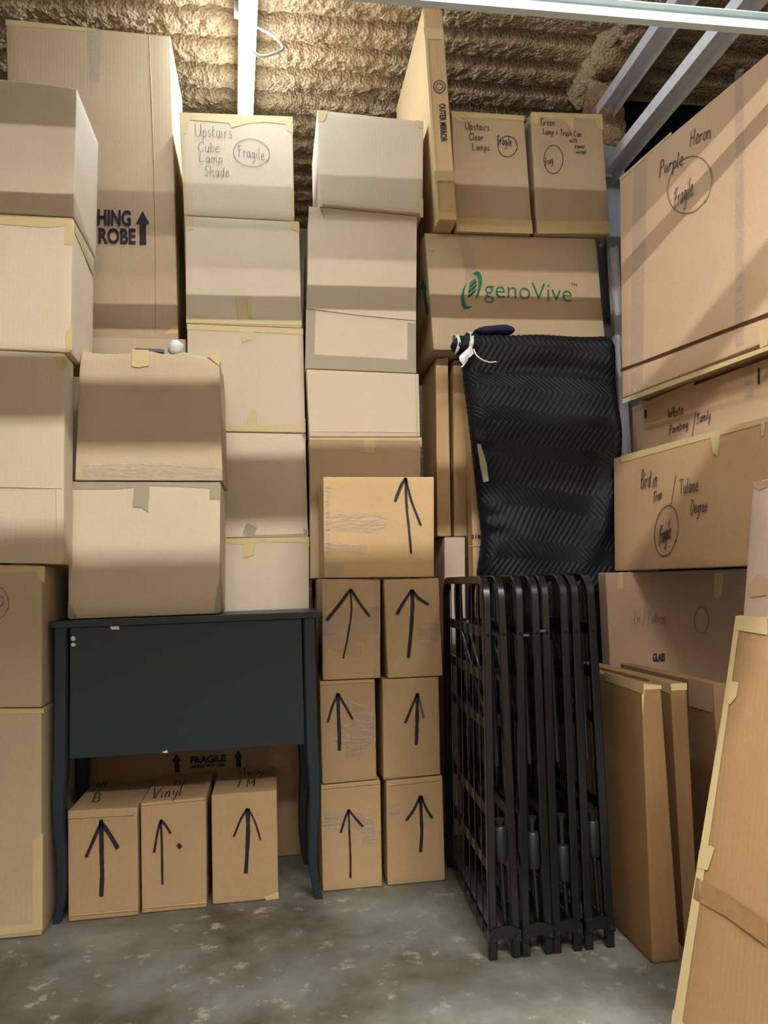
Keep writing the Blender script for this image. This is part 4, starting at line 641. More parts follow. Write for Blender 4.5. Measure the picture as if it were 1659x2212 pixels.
m, nt, N, L, P = new_mat('tan_spray_foam')
tc = N.new('ShaderNodeTexCoord')
n1 = N.new('ShaderNodeTexNoise'); n1.inputs['Scale'].default_value = 75; n1.inputs['Detail'].default_value = 4
n2 = N.new('ShaderNodeTexVoronoi'); n2.inputs['Scale'].default_value = 85
n3 = N.new('ShaderNodeTexNoise'); n3.inputs['Scale'].default_value = 3; n3.inputs['Detail'].default_value = 3
for n in (n1, n2, n3): L.new(tc.outputs['Object'], n.inputs['Vector'])
r1 = N.new('ShaderNodeValToRGB'); r1.color_ramp.elements[0].position = .3; r1.color_ramp.elements[1].position = .7
r1.color_ramp.elements[0].color = lin((172, 147, 114)); r1.color_ramp.elements[1].color = lin((204, 178, 142))
L.new(n3.outputs['Fac'], r1.inputs['Fac']); L.new(r1.outputs['Color'], P.inputs['Base Color'])
P.inputs['Roughness'].default_value = .95; P.inputs['Specular IOR Level'].default_value = .1
ad = N.new('ShaderNodeMath'); ad.operation = 'MULTIPLY_ADD'; ad.inputs[1].default_value = .6
L.new(n2.outputs['Distance'], ad.inputs[0]); L.new(n1.outputs['Fac'], ad.inputs[2])
bp = N.new('ShaderNodeBump'); bp.inputs['Strength'].default_value = 1.0; bp.inputs['Distance'].default_value = .014
L.new(ad.outputs[0], bp.inputs['Height']); L.new(bp.outputs[0], P.inputs['Normal'])
M['foam'] = m

CEIL = 3.1
M['wallp2'] = plain('grey_blocker_board', (120, 116, 110), .9, spec=.15, bump=.1, bscale=20, var=.05)
struct(MB().box((-1.3, -2.4, -.1), (3.2, 4.7, 0)).build('floor', M['concrete']))
struct(MB().box((-1.3, -2.4, 0), (-1.2, 4.7, 3.3)).build('wall_left', M['wallp']))
struct(MB().box((-1.3, 4.5, 0), (1.6, 4.7, 3.3)).build('wall_back', M['foam']))
struct(MB().box((1.56, 3.1, 0), (3.2, 3.3, 3.05)).build('wall_recess', M['dark']))
struct(MB().box((3.0, -2.4, 0), (3.2, 3.1, 3.3)).build('wall_right', M['dark']))
struct(MB().box((-1.3, -2.4, 0), (3.2, -2.2, 3.3)).build('wall_front', M['wallp']))
struct(MB().box((-1.3, -2.4, 3.1), (3.2, .9, 3.25)).build('ceiling_corridor', M['foam']))
# sprayed deck: ribs run across the room
X = np.linspace(-1.3, 3.2, 620); Y = np.linspace(.8, 4.6, 540)
gx, gy = np.meshgrid(X, Y, indexing='ij')
wob = .02*(vnoise(gx*1.7, gy*1.2, 3)-.5)
ph = ((gy+wob+.015*(fbm(gx*6, gy*3, 8)-.5)) / .158) % 1.0
groove = np.exp(-((ph-.5)/.15)**2)
rib = .072*groove
fuzz = .016*(fbm(gx*20, gy*20, 5, 2)-.5)+.016*(vnoise(gx*58, gy*58, 9)-.5)
sm = np.clip((gx-.55)/.6, 0, 1)
z = CEIL-.045+rib*(.9+.3*sm)+fuzz*(1-.45*sm)
V = np.stack([gx, gy, z], -1).reshape(-1, 3)
nY = len(Y); idx = np.arange(len(X)*nY).reshape(len(X), nY)
F = np.stack([idx[:-1, :-1], idx[:-1, 1:], idx[1:, 1:], idx[1:, :-1]], -1).reshape(-1, 4)
struct(build_mesh('ceiling', V.tolist(), F.tolist(), M['foam'], smooth=True))

def lumpy(name, lo, hi, seed, amp, mat, res=.022, taper=None):
    """a rounded, foam-covered bar"""
    lo = np.array(lo); hi = np.array(hi); c = (lo+hi)/2; h = (hi-lo)/2
    ax = [np.linspace(-1, 1, max(4, int(2*k/res))) for k in h]
    vid = {}; V = []; F = []
    def vert(p):
        k = tuple(np.round(p, 4))
        if k not in vid: vid[k] = len(V); V.append(p)
        return vid[k]
    for axis in range(3):
        a, b = [(1, 2), (2, 0), (0, 1)][axis]
        for s in (-1, 1):
            ids = []
            for u in ax[a]:
                row = []
                for v in ax[b]:
                    p = [0, 0, 0]; p[axis] = s; p[a] = u; p[b] = v; row.append(vert(p))
                ids.append(row)
            for i in range(len(ids)-1):
                for j in range(len(ids[0])-1):
                    q = (ids[i][j], ids[i+1][j], ids[i+1][j+1], ids[i][j+1]); F.append(q if s > 0 else q[::-1])
    P = np.array(V, float)*h
    r = min(h)*.7; q = np.clip(P, -(h-r), h-r); d = P-q; ln = np.linalg.norm(d, axis=1, keepdims=True); ln[ln == 0] = 1
    n = d/ln; p = q+n*r
    k = fbm(p[:, 0]*14+p[:, 2]*9+seed, p[:, 1]*14+p[:, 2]*11, seed, 3)-.5
    k2 = vnoise(p[:, 0]*40+p[:, 2]*33, p[:, 1]*40-p[:, 2]*37, seed+5)-.5
    p = p+n*(amp*2*k+amp*.6*k2)[:, None]+c
    return build_mesh(name, p.tolist(), F, mat, smooth=True)
struct(lumpy('trim_beam', (1.36, 1.2, 2.985), (1.60, 3.12, 3.13), 3, .045, M['foam'], .016))

# ------------------------------------------------------------------ steel framing
def channel(mb, a, b, w, fl, th, up):
    """a C-channel swept from a to b, open side along -up"""
    prof = [(-w/2, fl/2), (w/2, fl/2), (w/2, -fl/2), (w/2-th, -fl/2), (w/2-th, fl/2-th), (-w/2+th, fl/2-th), (-w/2+th, -fl/2), (-w/2, -fl/2)]
    return mb.sweep([a, b], prof, up=up)
o = MB().sweep([(-1.195, 1.557, 2.206), (2.99, 1.575, 2.206)], [(-.010, -.022), (.010, -.022), (.010, -.019), (-.007, -.019), (-.007, .019), (.010, .019), (.010, .022), (-.010, .022)][::-1], up=(0, 0, 1)).build('steel_rail', M['trackw'])
tag(o, 'pale steel track crossing overhead in front of the two sloping-away channels', 'steel track')
for (a, b, lab) in (((1.405, 1.05, 2.545), (1.405, 2.875, 2.545), 'grey steel channel running back below its twin, just over the Purple Heron carton'),
                    ((1.39, 1.05, 2.79), (1.39, 2.80, 2.79), 'grey steel channel running back under the foam-covered beam, upper of the pair')):
    o = channel(MB(), a, b, .075, .045, .003, (0, 0, 1)).build('overhead_rail', M['galv']); tag(o, lab, 'steel channel')
c = thing('steel_column', 'blue-grey steel column behind the lamp cartons, its top wrapped in lumpy spray foam', 'column', (1.46, 2.94, 0))
mb = MB(); mb.box((-.05, -.04, 0), (.05, -.034, 2.98)); mb.box((-.05, .034, 0), (.05, .04, 2.98)); mb.box((-.003, -.034, 0), (.003, .034, 2.98))
mb.build('post', M['bluegrey'], c)
o = lumpy('foam_wrap', (-.075, -.075, 2.70), (.065, .06, 3.0), 11, .035, M['foam'], .013); o.parent = c
c = MB().box((-.045, -.04, 0), (.045, .04, 3.05), .004).build('steel_column', M['bluegrey']); 
c.location = (1.48, 3.5, 0)
tag(c, 'farther blue-grey steel column rising behind the Green Lamp carton', 'column')
for x, y, lab in ((1.345, 2.72, 'thin galvanised stud just behind the wide green-printed carton'), (1.425, 2.72, 'brighter galvanised stud beside the far edge of the Purple Heron carton')):
    o = MB(); channel(o, (x, y, 0), (x, y, 2.18), .034, .03, .002, (0, 1, 0)); o = o.build('steel_stud', M['galv']); tag(o, lab, 'steel stud')
# unseen bars at the front, sized to cast the bands of shade on the cartons
struct(MB().box((-1.2, .80, 2.246), (.86, .84, 2.284)).build('trim_shade_bar_1', M['galv']))
struct(MB().box((-1.2, .43, 2.19), (.80, .729, 2.21)).build('trim_blocker', M['galv']))  # wide plate added to shade the desk and lower cartons
struct(MB().box((-1.2, -.10, 2.17), (3.0, -.04, 3.1)).build('wall_blocker', M['wallp2']))  # header added to keep the corridor panel's light off the upper cartons
struct(MB().box((-1.2, 1.00, 2.468), (.3, 1.05, 2.515)).build('trim_shade_bar_3', M['galv']))
struct(MB().box((.3, 1.00, 2.42), (3.0, 1.05, 2.515)).build('trim_shade_bar_4', M['galv']))

# ------------------------------------------------------------------ lights
def emitter(name, rgb, power):
    m, nt, N, L, P = new_mat(name)
    P.inputs['Base Color'].default_value = (.9, .9, .9, 1)
    P.inputs['Emission Color'].default_value = rgb+(1,); P.inputs['Emission Strength'].default_value = power
    return m
M['led'] = emitter('lit_tube_diffuser', (.75, .88, 1.0), LED_A)
M['led2'] = emitter('lit_strip_diffuser', (1.0, .97, .92), LED_B)
M['led3'] = emitter('fill_panel_diffuser', (1.0, .96, .88), LED_C)
def tube_light(loc, rz, ln, label, mat, cable=True, wide=.066, drop=.028):
    t = thing('tube_light', label, 'ceiling light', loc); t.rotation_euler = (0, 0, rz)
    MB().box((-wide*.5, -ln/2, .012), (wide*.5, ln/2, .05), .004).build('housing', M['house'], t)
    prof = [(wide*.5*math.cos(a), drop*math.sin(a)) for a in [math.pi+math.pi*k/12 for k in range(13)]]
    MB().sweep([(0, -ln/2+.012, .012), (0, ln/2-.012, .012)], prof).build('diffuser', mat, t, True)
    for s in (-1, 1): MB().box((-wide*.5, s*ln/2-.012, -.014), (wide*.5, s*ln/2+.012, .05), .003).build('end_cap', M['house'], t)
    for s in (-1, 1):
        MB().box((-.05, s*ln*.05-.02, .045), (-.02, s*ln*.05+.02, .10), .004).build('mounting_bracket', M['house'], t)
    return t
tl = tube_light((-.045, 2.64, 2.965), math.radians(2.8), 1.22, 'glowing white tube light hung under the foam ceiling above the Cube Lamp Shade carton', M['led'])
pts = [(.02, .08, .03), (.055, .085, .018), (.098, .085, -.004), (.128, .085, -.038), (.125, .085, -.055), (.098, .085, -.072), (.05, .085, -.088), (.02, .085, -.07), (.0, .08, -.01)]
def smooth_pts(p, k=6):
    p = [Vector(x) for x in p]; out = []
    for i in range(len(p)-1):
        p0 = p[max(i-1, 0)]; p1 = p[i]; p2 = p[i+1]; p3 = p[min(i+2, len(p)-1)]
        for j in range(k):
            t = j/k; out.append(.5*((2*p1)+(-p0+p2)*t+(2*p0-5*p1+4*p2-p3)*t*t+(-p0+3*p1-3*p2+p3)*t**3))
    return out+[p[-1]]
sp = smooth_pts(pts, 12)
MB().tube(sp, .0048, 8, scales=[1+.14*(i % 2) for i in range(len(sp))]).build('flexible_conduit', M['cable'], tl, True)
struct(MB().box((-.75, -1.75, 3.05), (.75, -1.15, 3.1), .004).build('trim_light', M['house'])) if False else None
pl = thing('fill_panel', 'added fill light panel on the corridor ceiling outside the bay', 'ceiling light', (.55, -1.3, 3.04))  # unseen panel, added as fill for the lower cartons
MB().box((-1.14, -.32, 0), (1.14, .32, .055), .004).build('housing', M['house'], pl)
MB().box((-1.1, -.28, -.006), (1.1, .28, -.001)).build('diffuser', M['led3'], pl)
t2 = tube_light((.36, .2, 2.60), math.radians(90), 1.64, 'strip light over the open front of the bay', M['led2'], wide=.03, drop=.003)

# ------------------------------------------------------------------ desk
dk = thing('desk', 'dark slate desk with a deep back panel, curved legs and record cartons beneath', 'desk', (-.24, 2.44, 0))
dx, dy = .24, -2.44
def dpart(mb, name, mat=None, sm=False, parent=None):
    mb.v = [(x+dx, y+dy, z) for x, y, z in mb.v]; return mb.build(name, mat or M['slate'], parent or dk, sm)
top = dpart(MB().box((-.619, 2.272, .800), (.141, 2.60, .819), .002), 'desk_top')
dpart(MB().box((-.565, 2.281, .438), (.085, 2.297, .799), .0015), 'back_panel')
dpart(MB().box((-.56, 2.55, .62), (.075, 2.566, .799), .0015), 'apron')
dpart(MB().box((-.60, 2.32, .60), (-.585, 2.55, .799), .0015), 'side_panel')
dpart(MB().box((.108, 2.32, .60), (.123, 2.55, .799), .0015), 'side_panel')
def leg(cx, cy, s, f):
    """sabre leg: straight above, bowed and kicked out at the foot"""
    pr = [(0, .799, .019), (0, .44, .0195), (.004*s, .36, .0185), (.004*s, .28, .0165), (-.004*s, .18, .0145), (-.006*s, .10, .0125), (.0*s, .04, .011), (.010*s, .0, .0105)]
    P = smooth_pts([(cx+a, cy, z) for a, z, r in pr], 4); R = np.interp(np.linspace(0, len(pr)-1, len(P)), range(len(pr)), [r for _, _, r in pr])
    mb = MB(); e = .25
    prof = [(-1, -1+e), (-1, 1-e), (-1+e, 1), (1-e, 1), (1, 1-e), (1, -1+e), (1-e, -1), (-1+e, -1)]
    V = []; F = []
    for p, r in zip(P, R):
        for a, b in prof: V.append((p.x+a*r, p.y+b*r*(1.05), p.z))
    k = 8
    for i in range(len(P)-1):
        for j in range(k): F.append((i*k+j, i*k+(j+1) % k, (i+1)*k+(j+1) % k, (i+1)*k+j))
    F.append(tuple(range(k))); F.append(tuple((len(P)-1)*k+j for j in range(k))[::-1])
    mb.add(V, F); return mb
for cx, cy, s in ((-.590, 2.297, -1), (.108, 2.297, 1), (-.593, 2.578, -1), (.090, 2.578, 1)):
    dpart(leg(cx, cy, s, 1), 'leg', None, True)
def disc(cx, z, r, y, sq=1):
    mb = MB(); k = 16
    V = [(cx+r*math.cos(2*math.pi*i/k), y, z+r*sq*math.sin(2*math.pi*i/k)) for i in range(k)]; V += [(x, y+.002, z2) for x, y_, z2 in V]
    mb.add(V, [tuple(range(k)), tuple(range(k, 2*k))[::-1]]+[(i, k+i, k+(i+1) % k, (i+1) % k) for i in range(k)]); return mb
dpart(disc(-.556, .769, .0065, 2.2795), 'round_sticker', M['white']); dpart(disc(-.556, .752, .0065, 2.2795, .75), 'round_sticker', M['white'])
mb = MB(); V = [(-.458, 2.2793, .799), (-.432, 2.2793, .799), (-.431, 2.2793, .789), (-.452, 2.2793, .790)]
mb.add(V+[(x, 2.281, z) for x, y, z in V], [(0, 1, 2, 3), (0, 4, 5, 1), (1, 5, 6, 2), (2, 6, 7, 3), (3, 7, 4, 0)]); o = dpart(mb, 'torn_label', M['white']); o['label'] = 'white torn label'
mb = MB(); V = [(-.316, 2.2793, .441), (-.303, 2.2793, .446), (-.299, 2.2793, .439), (-.31, 2.2793, .438)]
mb.add(V+[(x, 2.281, z) for x, y, z in V], [(0, 1, 2, 3), (0, 4, 5, 1), (1, 5, 6, 2), (2, 6, 7, 3), (3, 7, 4, 0)]); dpart(mb, 'paint_chip', M['white'])

# ------------------------------------------------------------------ folded bed frames
HB = [(.502, .560), (.583, .640), (.661, .713), (.742, .796)]
HT = [(.524, .563), (.607, .649), (.675, .724), (.754, .797)]
SLV = [(.299, .223, .318), (.279, .202, .318), (.242, .166, .318), (.294, .217, .318)]
LAB = ['black folded bed frame nearest the arrow cartons, its wire grid facing outward', 'black folded bed frame, second from the arrow cartons, bright bolts near its top',
       'black folded bed frame, second from the slim brown cartons, a long knob showing', 'black folded bed frame at the slim brown cartons end of the row']
Y0, Y1, HH, RR = 1.85, 2.446, .896, .055
YAW = .060
def shear(p, i, j):
    """a hoop leans a little from its foot to its top, and the row is skewed to the wall"""
    x, y, z = p
    return (HB[i][j]+(HT[i][j]-HB[i][j])*z/.79+x+(y-Y0)*YAW, y, z)
for i in range(4):
    bx = (HB[i][0]+HB[i][1])/2
    B_ = thing('folding_bed_frame', LAB[i], 'bed frame', (bx, (Y0+Y1)/2, 0), 'folded bed frames')
    def bpart(mb, name, mat, sm=False, parent=None):
        mb.v = [(x-bx, y-(Y0+Y1)/2, z) for x, y, z in mb.v]; return mb.build(name, mat, parent or B_, sm)
    for j in (0, 1):
        path = [(0, Y0, .0), (0, Y0, HH-RR)]
        path += [(0, Y0+RR-RR*math.cos(a), HH-RR+RR*math.sin(a)) for a in [math.pi/2*k/9 for k in range(1, 10)]]
        path += [(0, Y1-RR+RR*math.sin(a), HH-RR+RR*math.cos(a)) for a in [math.pi/2*k/9 for k in range(0, 10)]]
        path += [(0, Y1, .0)]
        w, t, e = .0105, .0105, .003
        V = []; F = []
        for k, p in enumerate(path):
            a = path[max(k-1, 0)]; b = path[min(k+1, len(path)-1)]
            ty, tz = b[1]-a[1], b[2]-a[2]; l = math.hypot(ty, tz); ny, nz = tz/l, -ty/l
            for u, v in ((-w, -t+e), (-w, t-e), (-w+e, t), (w-e, t), (w, t-e), (w, -t+e), (w-e, -t), (-w+e, -t)):
                V.append(shear((u, p[1]+ny*v, max(p[2]+nz*v, 0.0005)), i, j))
        for k in range(len(path)-1):
            for q in range(8): F.append((k*8+q, k*8+(q+1) % 8, (k+1)*8+(q+1) % 8, (k+1)*8+q))
        F.append(tuple(range(8))[::-1]); F.append(tuple((len(path)-1)*8+q for q in range(8)))
        hoop = bpart(MB().add(V, F), 'hoop', M['black'], True)
        # bolt hole
        mb = MB().tube([shear((0, Y0-.0112, .760), i, j), shear((0, Y0-.0085, .760), i, j)], .0042, 10)
        bpart(mb, 'bolt_hole', M['dark'], False, hoop)
        # flat slats tying front and back uprights
        for z in (.035, .20, .33, .54, .655, .765):
            mb = MB(); a = .013
            V = [shear((u, y, z+dz), i, j) for y in (Y0+.008, Y1-.008) for u, dz in ((-.003, -a), (.003, -a), (.003, a), (-.003, a))]
            mb.add(V, [(0, 1, 2, 3), (7, 6, 5, 4), (0, 4, 5, 1), (1, 5, 6, 2), (2, 6, 7, 3), (3, 7, 4, 0)])
            bpart(mb, 'cross_slat', M['black'])
        mb = MB()
        for k in range(7):
            y = Y0+.075+k*.08; sx = -.006 if j == 0 else .006
            mb.tube([shear((sx, y, .030), i, j), shear((sx, y, HH-.008), i, j)], .0019, 6)
        bpart(mb, 'wire_grid', M['black'], True)
    # bracket between the two feet
    xa = shear((0, Y0, .04), i, 0)[0]; xb = shear((0, Y0, .04), i, 1)[0]
    k = 12; V = []
    for q in range(k+1):
        u = q/k; x = xa-.010+(xb-xa+.020)*u; hump = .012*math.sin(math.pi*u)
        for y in (Y0-.016, Y0-.0115):
            V += [(x, y, .038+hump*.9), (x, y, .066+hump)]
    F = []
    for q in range(k):
        a = q*4; F += [(a, a+1, a+5, a+4), (a+2, a+6, a+7, a+3), (a+1, a+3, a+7, a+5), (a, a+4, a+6, a+2)]
    F += [(0, 2, 3, 1), (k*4, k*4+1, k*4+3, k*4+2)]
    br = bpart(MB().add(V, F), 'bottom_bracket', M['black'])
    for x in (xa, xb): bpart(MB().tube([(x, Y0-.0195, .05), (x, Y0-.0162, .05)], .0055, 10), 'bolt', M['bolt' if False else 'black_plastic'], False, br)
    # folded support leg with its plastic sleeve and knob
    s0, s1, s2 = SLV[i]; xm = (shear((0, Y0, .2), i, 0)[0]+shear((0, Y0, .2), i, 1)[0])/2
    lg = bpart(MB().tube([(xm+.004, Y0+.004, .045), (xm, Y0+.004, s1+.01)], .0062, 10), 'support_leg', M['black'], True)
    bpart(MB().tube([(xm, Y0+.004, s1-.006), (xm, Y0+.004, s1), (xm, Y0+.004, s0), (xm, Y0+.004, s0+.003)], .0152, 14, scales=[.75, 1, 1, .85]), 'leg_sleeve', M['black_plastic'], True, lg)
    bpart(MB().tube([(xm, Y0+.004, s0), (xm, Y0+.004, s2-.02), (xm, Y0+.004, s2-.008), (xm, Y0+.004, s2)], .0055, 12, scales=[1, 1, 1.7, 2.3]), 'leg_knob', M['black_plastic'], True, lg)
    # upper fold tube
    xt = (shear((0, Y0, .6), i, 0)[0]+shear((0, Y0, .6), i, 1)[0])/2
    bpart(MB().tube([(xt, Y0+.02, .44), (xt-.002, Y0+.02, .74)], .006, 8), 'fold_tube', M['black'], True)
    bpart(MB().tube([(xt, Y0+.33, .76), (xt, Y0+.05, .50)], .0065, 10), 'diagonal_brace', M['black'], True)
    bpart(MB().tube([(xt+.012, Y0+.30, .78), (xt+.012, Y0+.06, .52)], .004, 10), 'diagonal_brace', M['bolt'] if i == 0 else M['black'], True)
    for z, yy in ((.762, .0),):
        if i in (1, 2):
            x = shear((0, Y0, z), i, 0 if i == 2 else 0)[0]
    if i == 1:
        for j, z in ((0, .757), (1, .766)):
            x = shear((0, Y0, z), i, j)[0]
            bpart(MB().tube([(x+.004, Y0-.017, z), (x+.020, Y0-.014, z-.001)], .0035, 8), 'bolt', M['bolt'], True)

# ------------------------------------------------------------------ quilted blanket over an upright slab
def blanket():
    TL, TR, BR_, BL_ = (.676, 1.752), (1.243, 1.75), (1.243, .0), (.700, .0)
    W, Hh, D = .56, 1.75, .10
    h = np.array([W/2, D/2, Hh/2]); r = .046
    zs = np.concatenate([np.linspace(-1, -.10, 30), np.linspace(-.10, 1, 330)[1:]])
    xs = np.linspace(-1, 1, 230); ys = np.linspace(-1, 1, 26)
    ax = [xs, ys, zs]; vid = {}; V = []; F = []
    def vert(p):
        k = (round(p[0], 5), round(p[1], 5), round(p[2], 5))
        if k not in vid: vid[k] = len(V); V.append(p)
        return vid[k]
    for axis, s in ((1, -1), (0, -1), (0, 1), (2, 1)):
        a, b = [(1, 2), (2, 0), (0, 1)][axis]; ids = []
        for u in ax[a]:
            row = []
            for v in ax[b]:
                p = [0, 0, 0]; p[axis] = s; p[a] = u; p[b] = v; row.append(vert(p))
            ids.append(row)
        for i in range(len(ids)-1):
            for j in range(len(ids[0])-1):
                q = (ids[i][j], ids[i+1][j], ids[i+1][j+1], ids[i][j+1]); F.append(q if s > 0 else q[::-1])
    P = np.array(V, float); p = P*h; q = np.clip(p, -(h-r), h-r); d = p-q; ln = np.linalg.norm(d, axis=1, keepdims=True); ln[ln == 0] = 1
    n = d/ln; p = q+n*r
    u = p[:, 0]/W+.5; t = p[:, 2]/Hh+.5
    x = ((BL_[0]*(1-u)+BR_[0]*u)*(1-t)+(TL[0]*(1-u)+TR[0]*u)*t)
    z = t*TL[1]
    # chevron quilting across the cloth, laid along the front and over the rounded edges
    a = p[:, 0]+.0*p[:, 1]; b = p[:, 2]-p[:, 1]*.8*(n[:, 2] > .3)
    warp = .020*(fbm(p[:, 0]*5, p[:, 2]*5, 31)-.5)+.018*np.sin(p[:, 2]*9+1)
    per = .150
    q_ = ((b+warp*1.5+a*.10)/per) % 1.0
    tri = np.where(q_ < .62, q_/.62, (1-q_)/.38)
    sp = .0205
    c = (a+warp*.6-tri*.062)/sp
    puff = np.abs(np.sin(np.pi*c))**.55
    band = np.minimum(np.abs(q_-.62), np.minimum(q_, 1-q_))
    fade = .35+.65*np.clip(vnoise(p[:, 0]*5+3, p[:, 2]*4, 41)*1.8-.1, 0, 1)
    quilt = .0066*puff*fade
    # sags and a long diagonal fold
    fx = u; fz = z
    up_ = .25+.75*np.clip((fz-.88)/.14, 0, 1)
    line = (fx-.93)+(1.30-fz)*.60
    fold = .034*np.exp(-(line/.075)**2)*np.clip((1.66-fz)/.25, 0, 1)*np.clip((fz-.90)/.15, 0, 1)
    line2 = (fx-.30)-(1.03-fz)*1.3
    fold2 = .022*np.exp(-(line2/.12)**2)*np.clip((1.14-fz)/.1, 0, 1)*np.clip((fz-.88)/.1, 0, 1)
    line3 = (fz-1.585)-.05*np.sin(fx*3)
    fold3 = -.016*np.exp(-(line3/.03)**2)*np.clip((fx-.06)/.1, 0, 1)
    sag = .052*(fbm(p[:, 0]*3.4+2, p[:, 2]*3.0, 51, 2)-.55)*up_+.012*np.sin(fz*21+fx*2.4+.6)*np.exp(-((fz-1.40)/.25)**2)+fold3
    left = np.clip((.16-fx)/.16, 0, 1); sag = sag+.010*left*np.sin(fz*60+np.sin(fz*23)*2)*np.clip((1.62-fz)/.2, 0, 1)
    front = np.clip(-n[:, 1], 0, 1)
    disp = quilt+(fold+fold2+sag)*front
    edge = np.interp(z, [0, .80, .93, 1.04, 1.22, 1.36, 1.60, 1.75], [0, .005, .018, .040, .030, .022, .008, 0])
    X_ = x+n[:, 0]*(.25*quilt+.15*disp)+edge*(1-u)-.012*np.clip((z-1.3)/.3, 0, 1)*0; Y_ = 2.566+p[:, 1]+n[:, 1]*disp; Z_ = z+n[:, 2]*disp
    o = np.array([.96, 2.55, 0]); pts = np.stack([X_, Y_, Z_], 1)-o
    pts[:, 2] = np.maximum(pts[:, 2], .0005)
    root = build_mesh('moving_blanket', pts.tolist(), F, M['quilt'], smooth=True)
    root.location = o
    return root
bl = blanket()
tag(bl, 'black quilted moving blanket wrapped round an upright slab behind the folded bed frames', 'blanket')
ox, oy, oz = .96, 2.55, 0
# twisted corner tied with stretch wrap
prof = [(.715, .036), (.695, .040), (.683, .033), (.672, .030), (.660, .033), (.648, .028), (.636, .018), (.628, .004)]
mb = MB(); k = 20; V = []; F = []
for i, (x, r) in enumerate(prof):
    for j in range(k):
        a = 2*math.pi*j/k; rr = r*(1+.10*math.sin(3*a+i*.9)+.06*math.sin(7*a+i*2))
        V.append((x-ox, 2.515+rr*math.cos(a)-oy, 1.712-(.715-x)*.12+rr*math.sin(a)*.95))
for i in range(len(prof)-1):
    for j in range(k): F.append((i*k+j, i*k+(j+1) % k, (i+1)*k+(j+1) % k, (i+1)*k+j))
F.append(tuple((len(prof)-1)*k+j for j in range(k)))
mb.add(V, F); tc_ = mb.build('twisted_corner', M['quilt'], bl, True)
def wrap_ring(x, r0, wd, seed, name='stretch_wrap'):
    random.seed(seed); mb = MB(); V = []; F = []; k = 26; rows = 5
    for i in range(rows):
        for j in range(k):
            a = 2*math.pi*j/k; rr = r0*(1+.07*random.uniform(-1, 1))+.002
            V.append((x+wd*(i/(rows-1)-.5)+.004*math.sin(a*2+seed)-ox, 2.515+rr*math.cos(a)-oy, 1.708+rr*math.sin(a)*1.02))
    for i in range(rows-1):
        for j in range(k): F.append((i*k+j, i*k+(j+1) % k, (i+1)*k+(j+1) % k, (i+1)*k+j))
    return mb.add(V, F).build(name, M['wrap2'], tc_, True)
M['wrap2'] = plain('bunched_stretch_wrap', (206, 212, 214), .22, spec=.8, bump=.9, bscale=70, var=.12)
wrap_ring(.692, .040, .014, 3); wrap_ring(.647, .030, .010, 8)
mb = MB()
V = []; F = []; n_ = 9
for i in range(n_):
    t = i/(n_-1); w = .006+.020*math.sin(math.pi*min(t*1.1, 1))
    cx = .688-.034*t+.006*math.sin(t*9); cz = 1.690-.072*t
    V += [(cx-w*.7-ox, 2.478-.004*math.sin(t*11)-oy, cz+.004*math.sin(t*7)), (cx-ox, 2.472+.005*math.sin(t*8)-oy, cz), (cx+w*.7-ox, 2.479-oy, cz-.006*math.sin(t*6))]
for i in range(n_-1):
    for j in (0, 1): F.append((i*3+j, i*3+j+1, i*3+j+4, i*3+j+3))
mb.add(V, F).build('wrap_tail', M['wrap2'], tc_, True)
sp = smooth_pts([(.698, 2.478, 1.68), (.705, 2.474, 1.658), (.725, 2.474, 1.642), (.752, 2.476, 1.634), (.775, 2.478, 1.637)])
MB().tube([(p.x-ox, p.y-.006-oy, p.z) for p in sp], .0024, 6).build('wrap_string', M['wrap2'], tc_, True)
# strip of grey tape at the blanket's edge and a band of wrap at the other corner
V = [(.697, 2.484, 1.352), (.705, 2.472, 1.352), (.722, 2.468, 1.285), (.728, 2.470, 1.225), (.712, 2.480, 1.222), (.704, 2.484, 1.28)]
MB().add([(x-ox, y-.004-oy, z) for x, y, z in V], [(0, 1, 2, 3, 4, 5)]).build('tape_scrap', M['gtape'], bl)
V = []; F = []
for i in range(12):
    t = i/11
    V += [(1.222+.012*t-ox, 2.497-.006*math.sin(3*t)-.012-oy, 1.742-.20*t*t-.02*t), (1.240+.008*t-ox, 2.505-.012-oy, 1.746-.20*t*t-.02*t)]
for i in range(11): F.append((2*i, 2*i+1, 2*i+3, 2*i+2))
MB().add(V, F).build('wrap_band', M['wrap2'], bl, True)
random.seed(21)
for k in range(9):
    x = random.choice([.76, .80, .86, .98, .90, 1.16]); z = random.choice([1.53, 1.47, 1.40, 1.02, .99, 1.06, 1.48])
    x += random.uniform(-.03, .03); z += random.uniform(-.02, .02); s = random.uniform(.004, .010)
    MB().add([(x-ox-s, 2.468-oy, z), (x-ox, 2.466-oy, z+s*.7), (x-ox+s, 2.469-oy, z-s*.4), (x-ox, 2.468-oy, z-s)], [(0, 1, 2, 3)])
# dark navy bundle lying on top of the slab
k = 24; mb = MB(); V = []; F = []; prof = [(0, .2), (.10, .7), (.22, 1.0), (.55, .95), (.80, 1.05), (.95, .75), (1.0, .1)]
for i, (t, hh) in enumerate(prof):
    for j in range(k):
        a = 2*math.pi*j/k
        V.append((-.072+.145*t, .030*math.cos(a)*(.6+.4*hh), .017+.0165*hh*math.sin(a)*(1+.1*math.sin(5*a+i))+.006*hh*(t > .3)))
for i in range(len(prof)-1):
    for j in range(k): F.append((i*k+j, i*k+(j+1) % k, (i+1)*k+(j+1) % k, (i+1)*k+j))
F += [tuple(range(k))[::-1], tuple((len(prof)-1)*k+j for j in range(k))]
o = mb.add(V, F).build('cloth_bundle', M['quilt2'], None, True); o.location = (.800, 2.565, 1.756)
tag(o, 'small dark navy cloth bundle lying on top of the black quilted blanket', 'cloth')

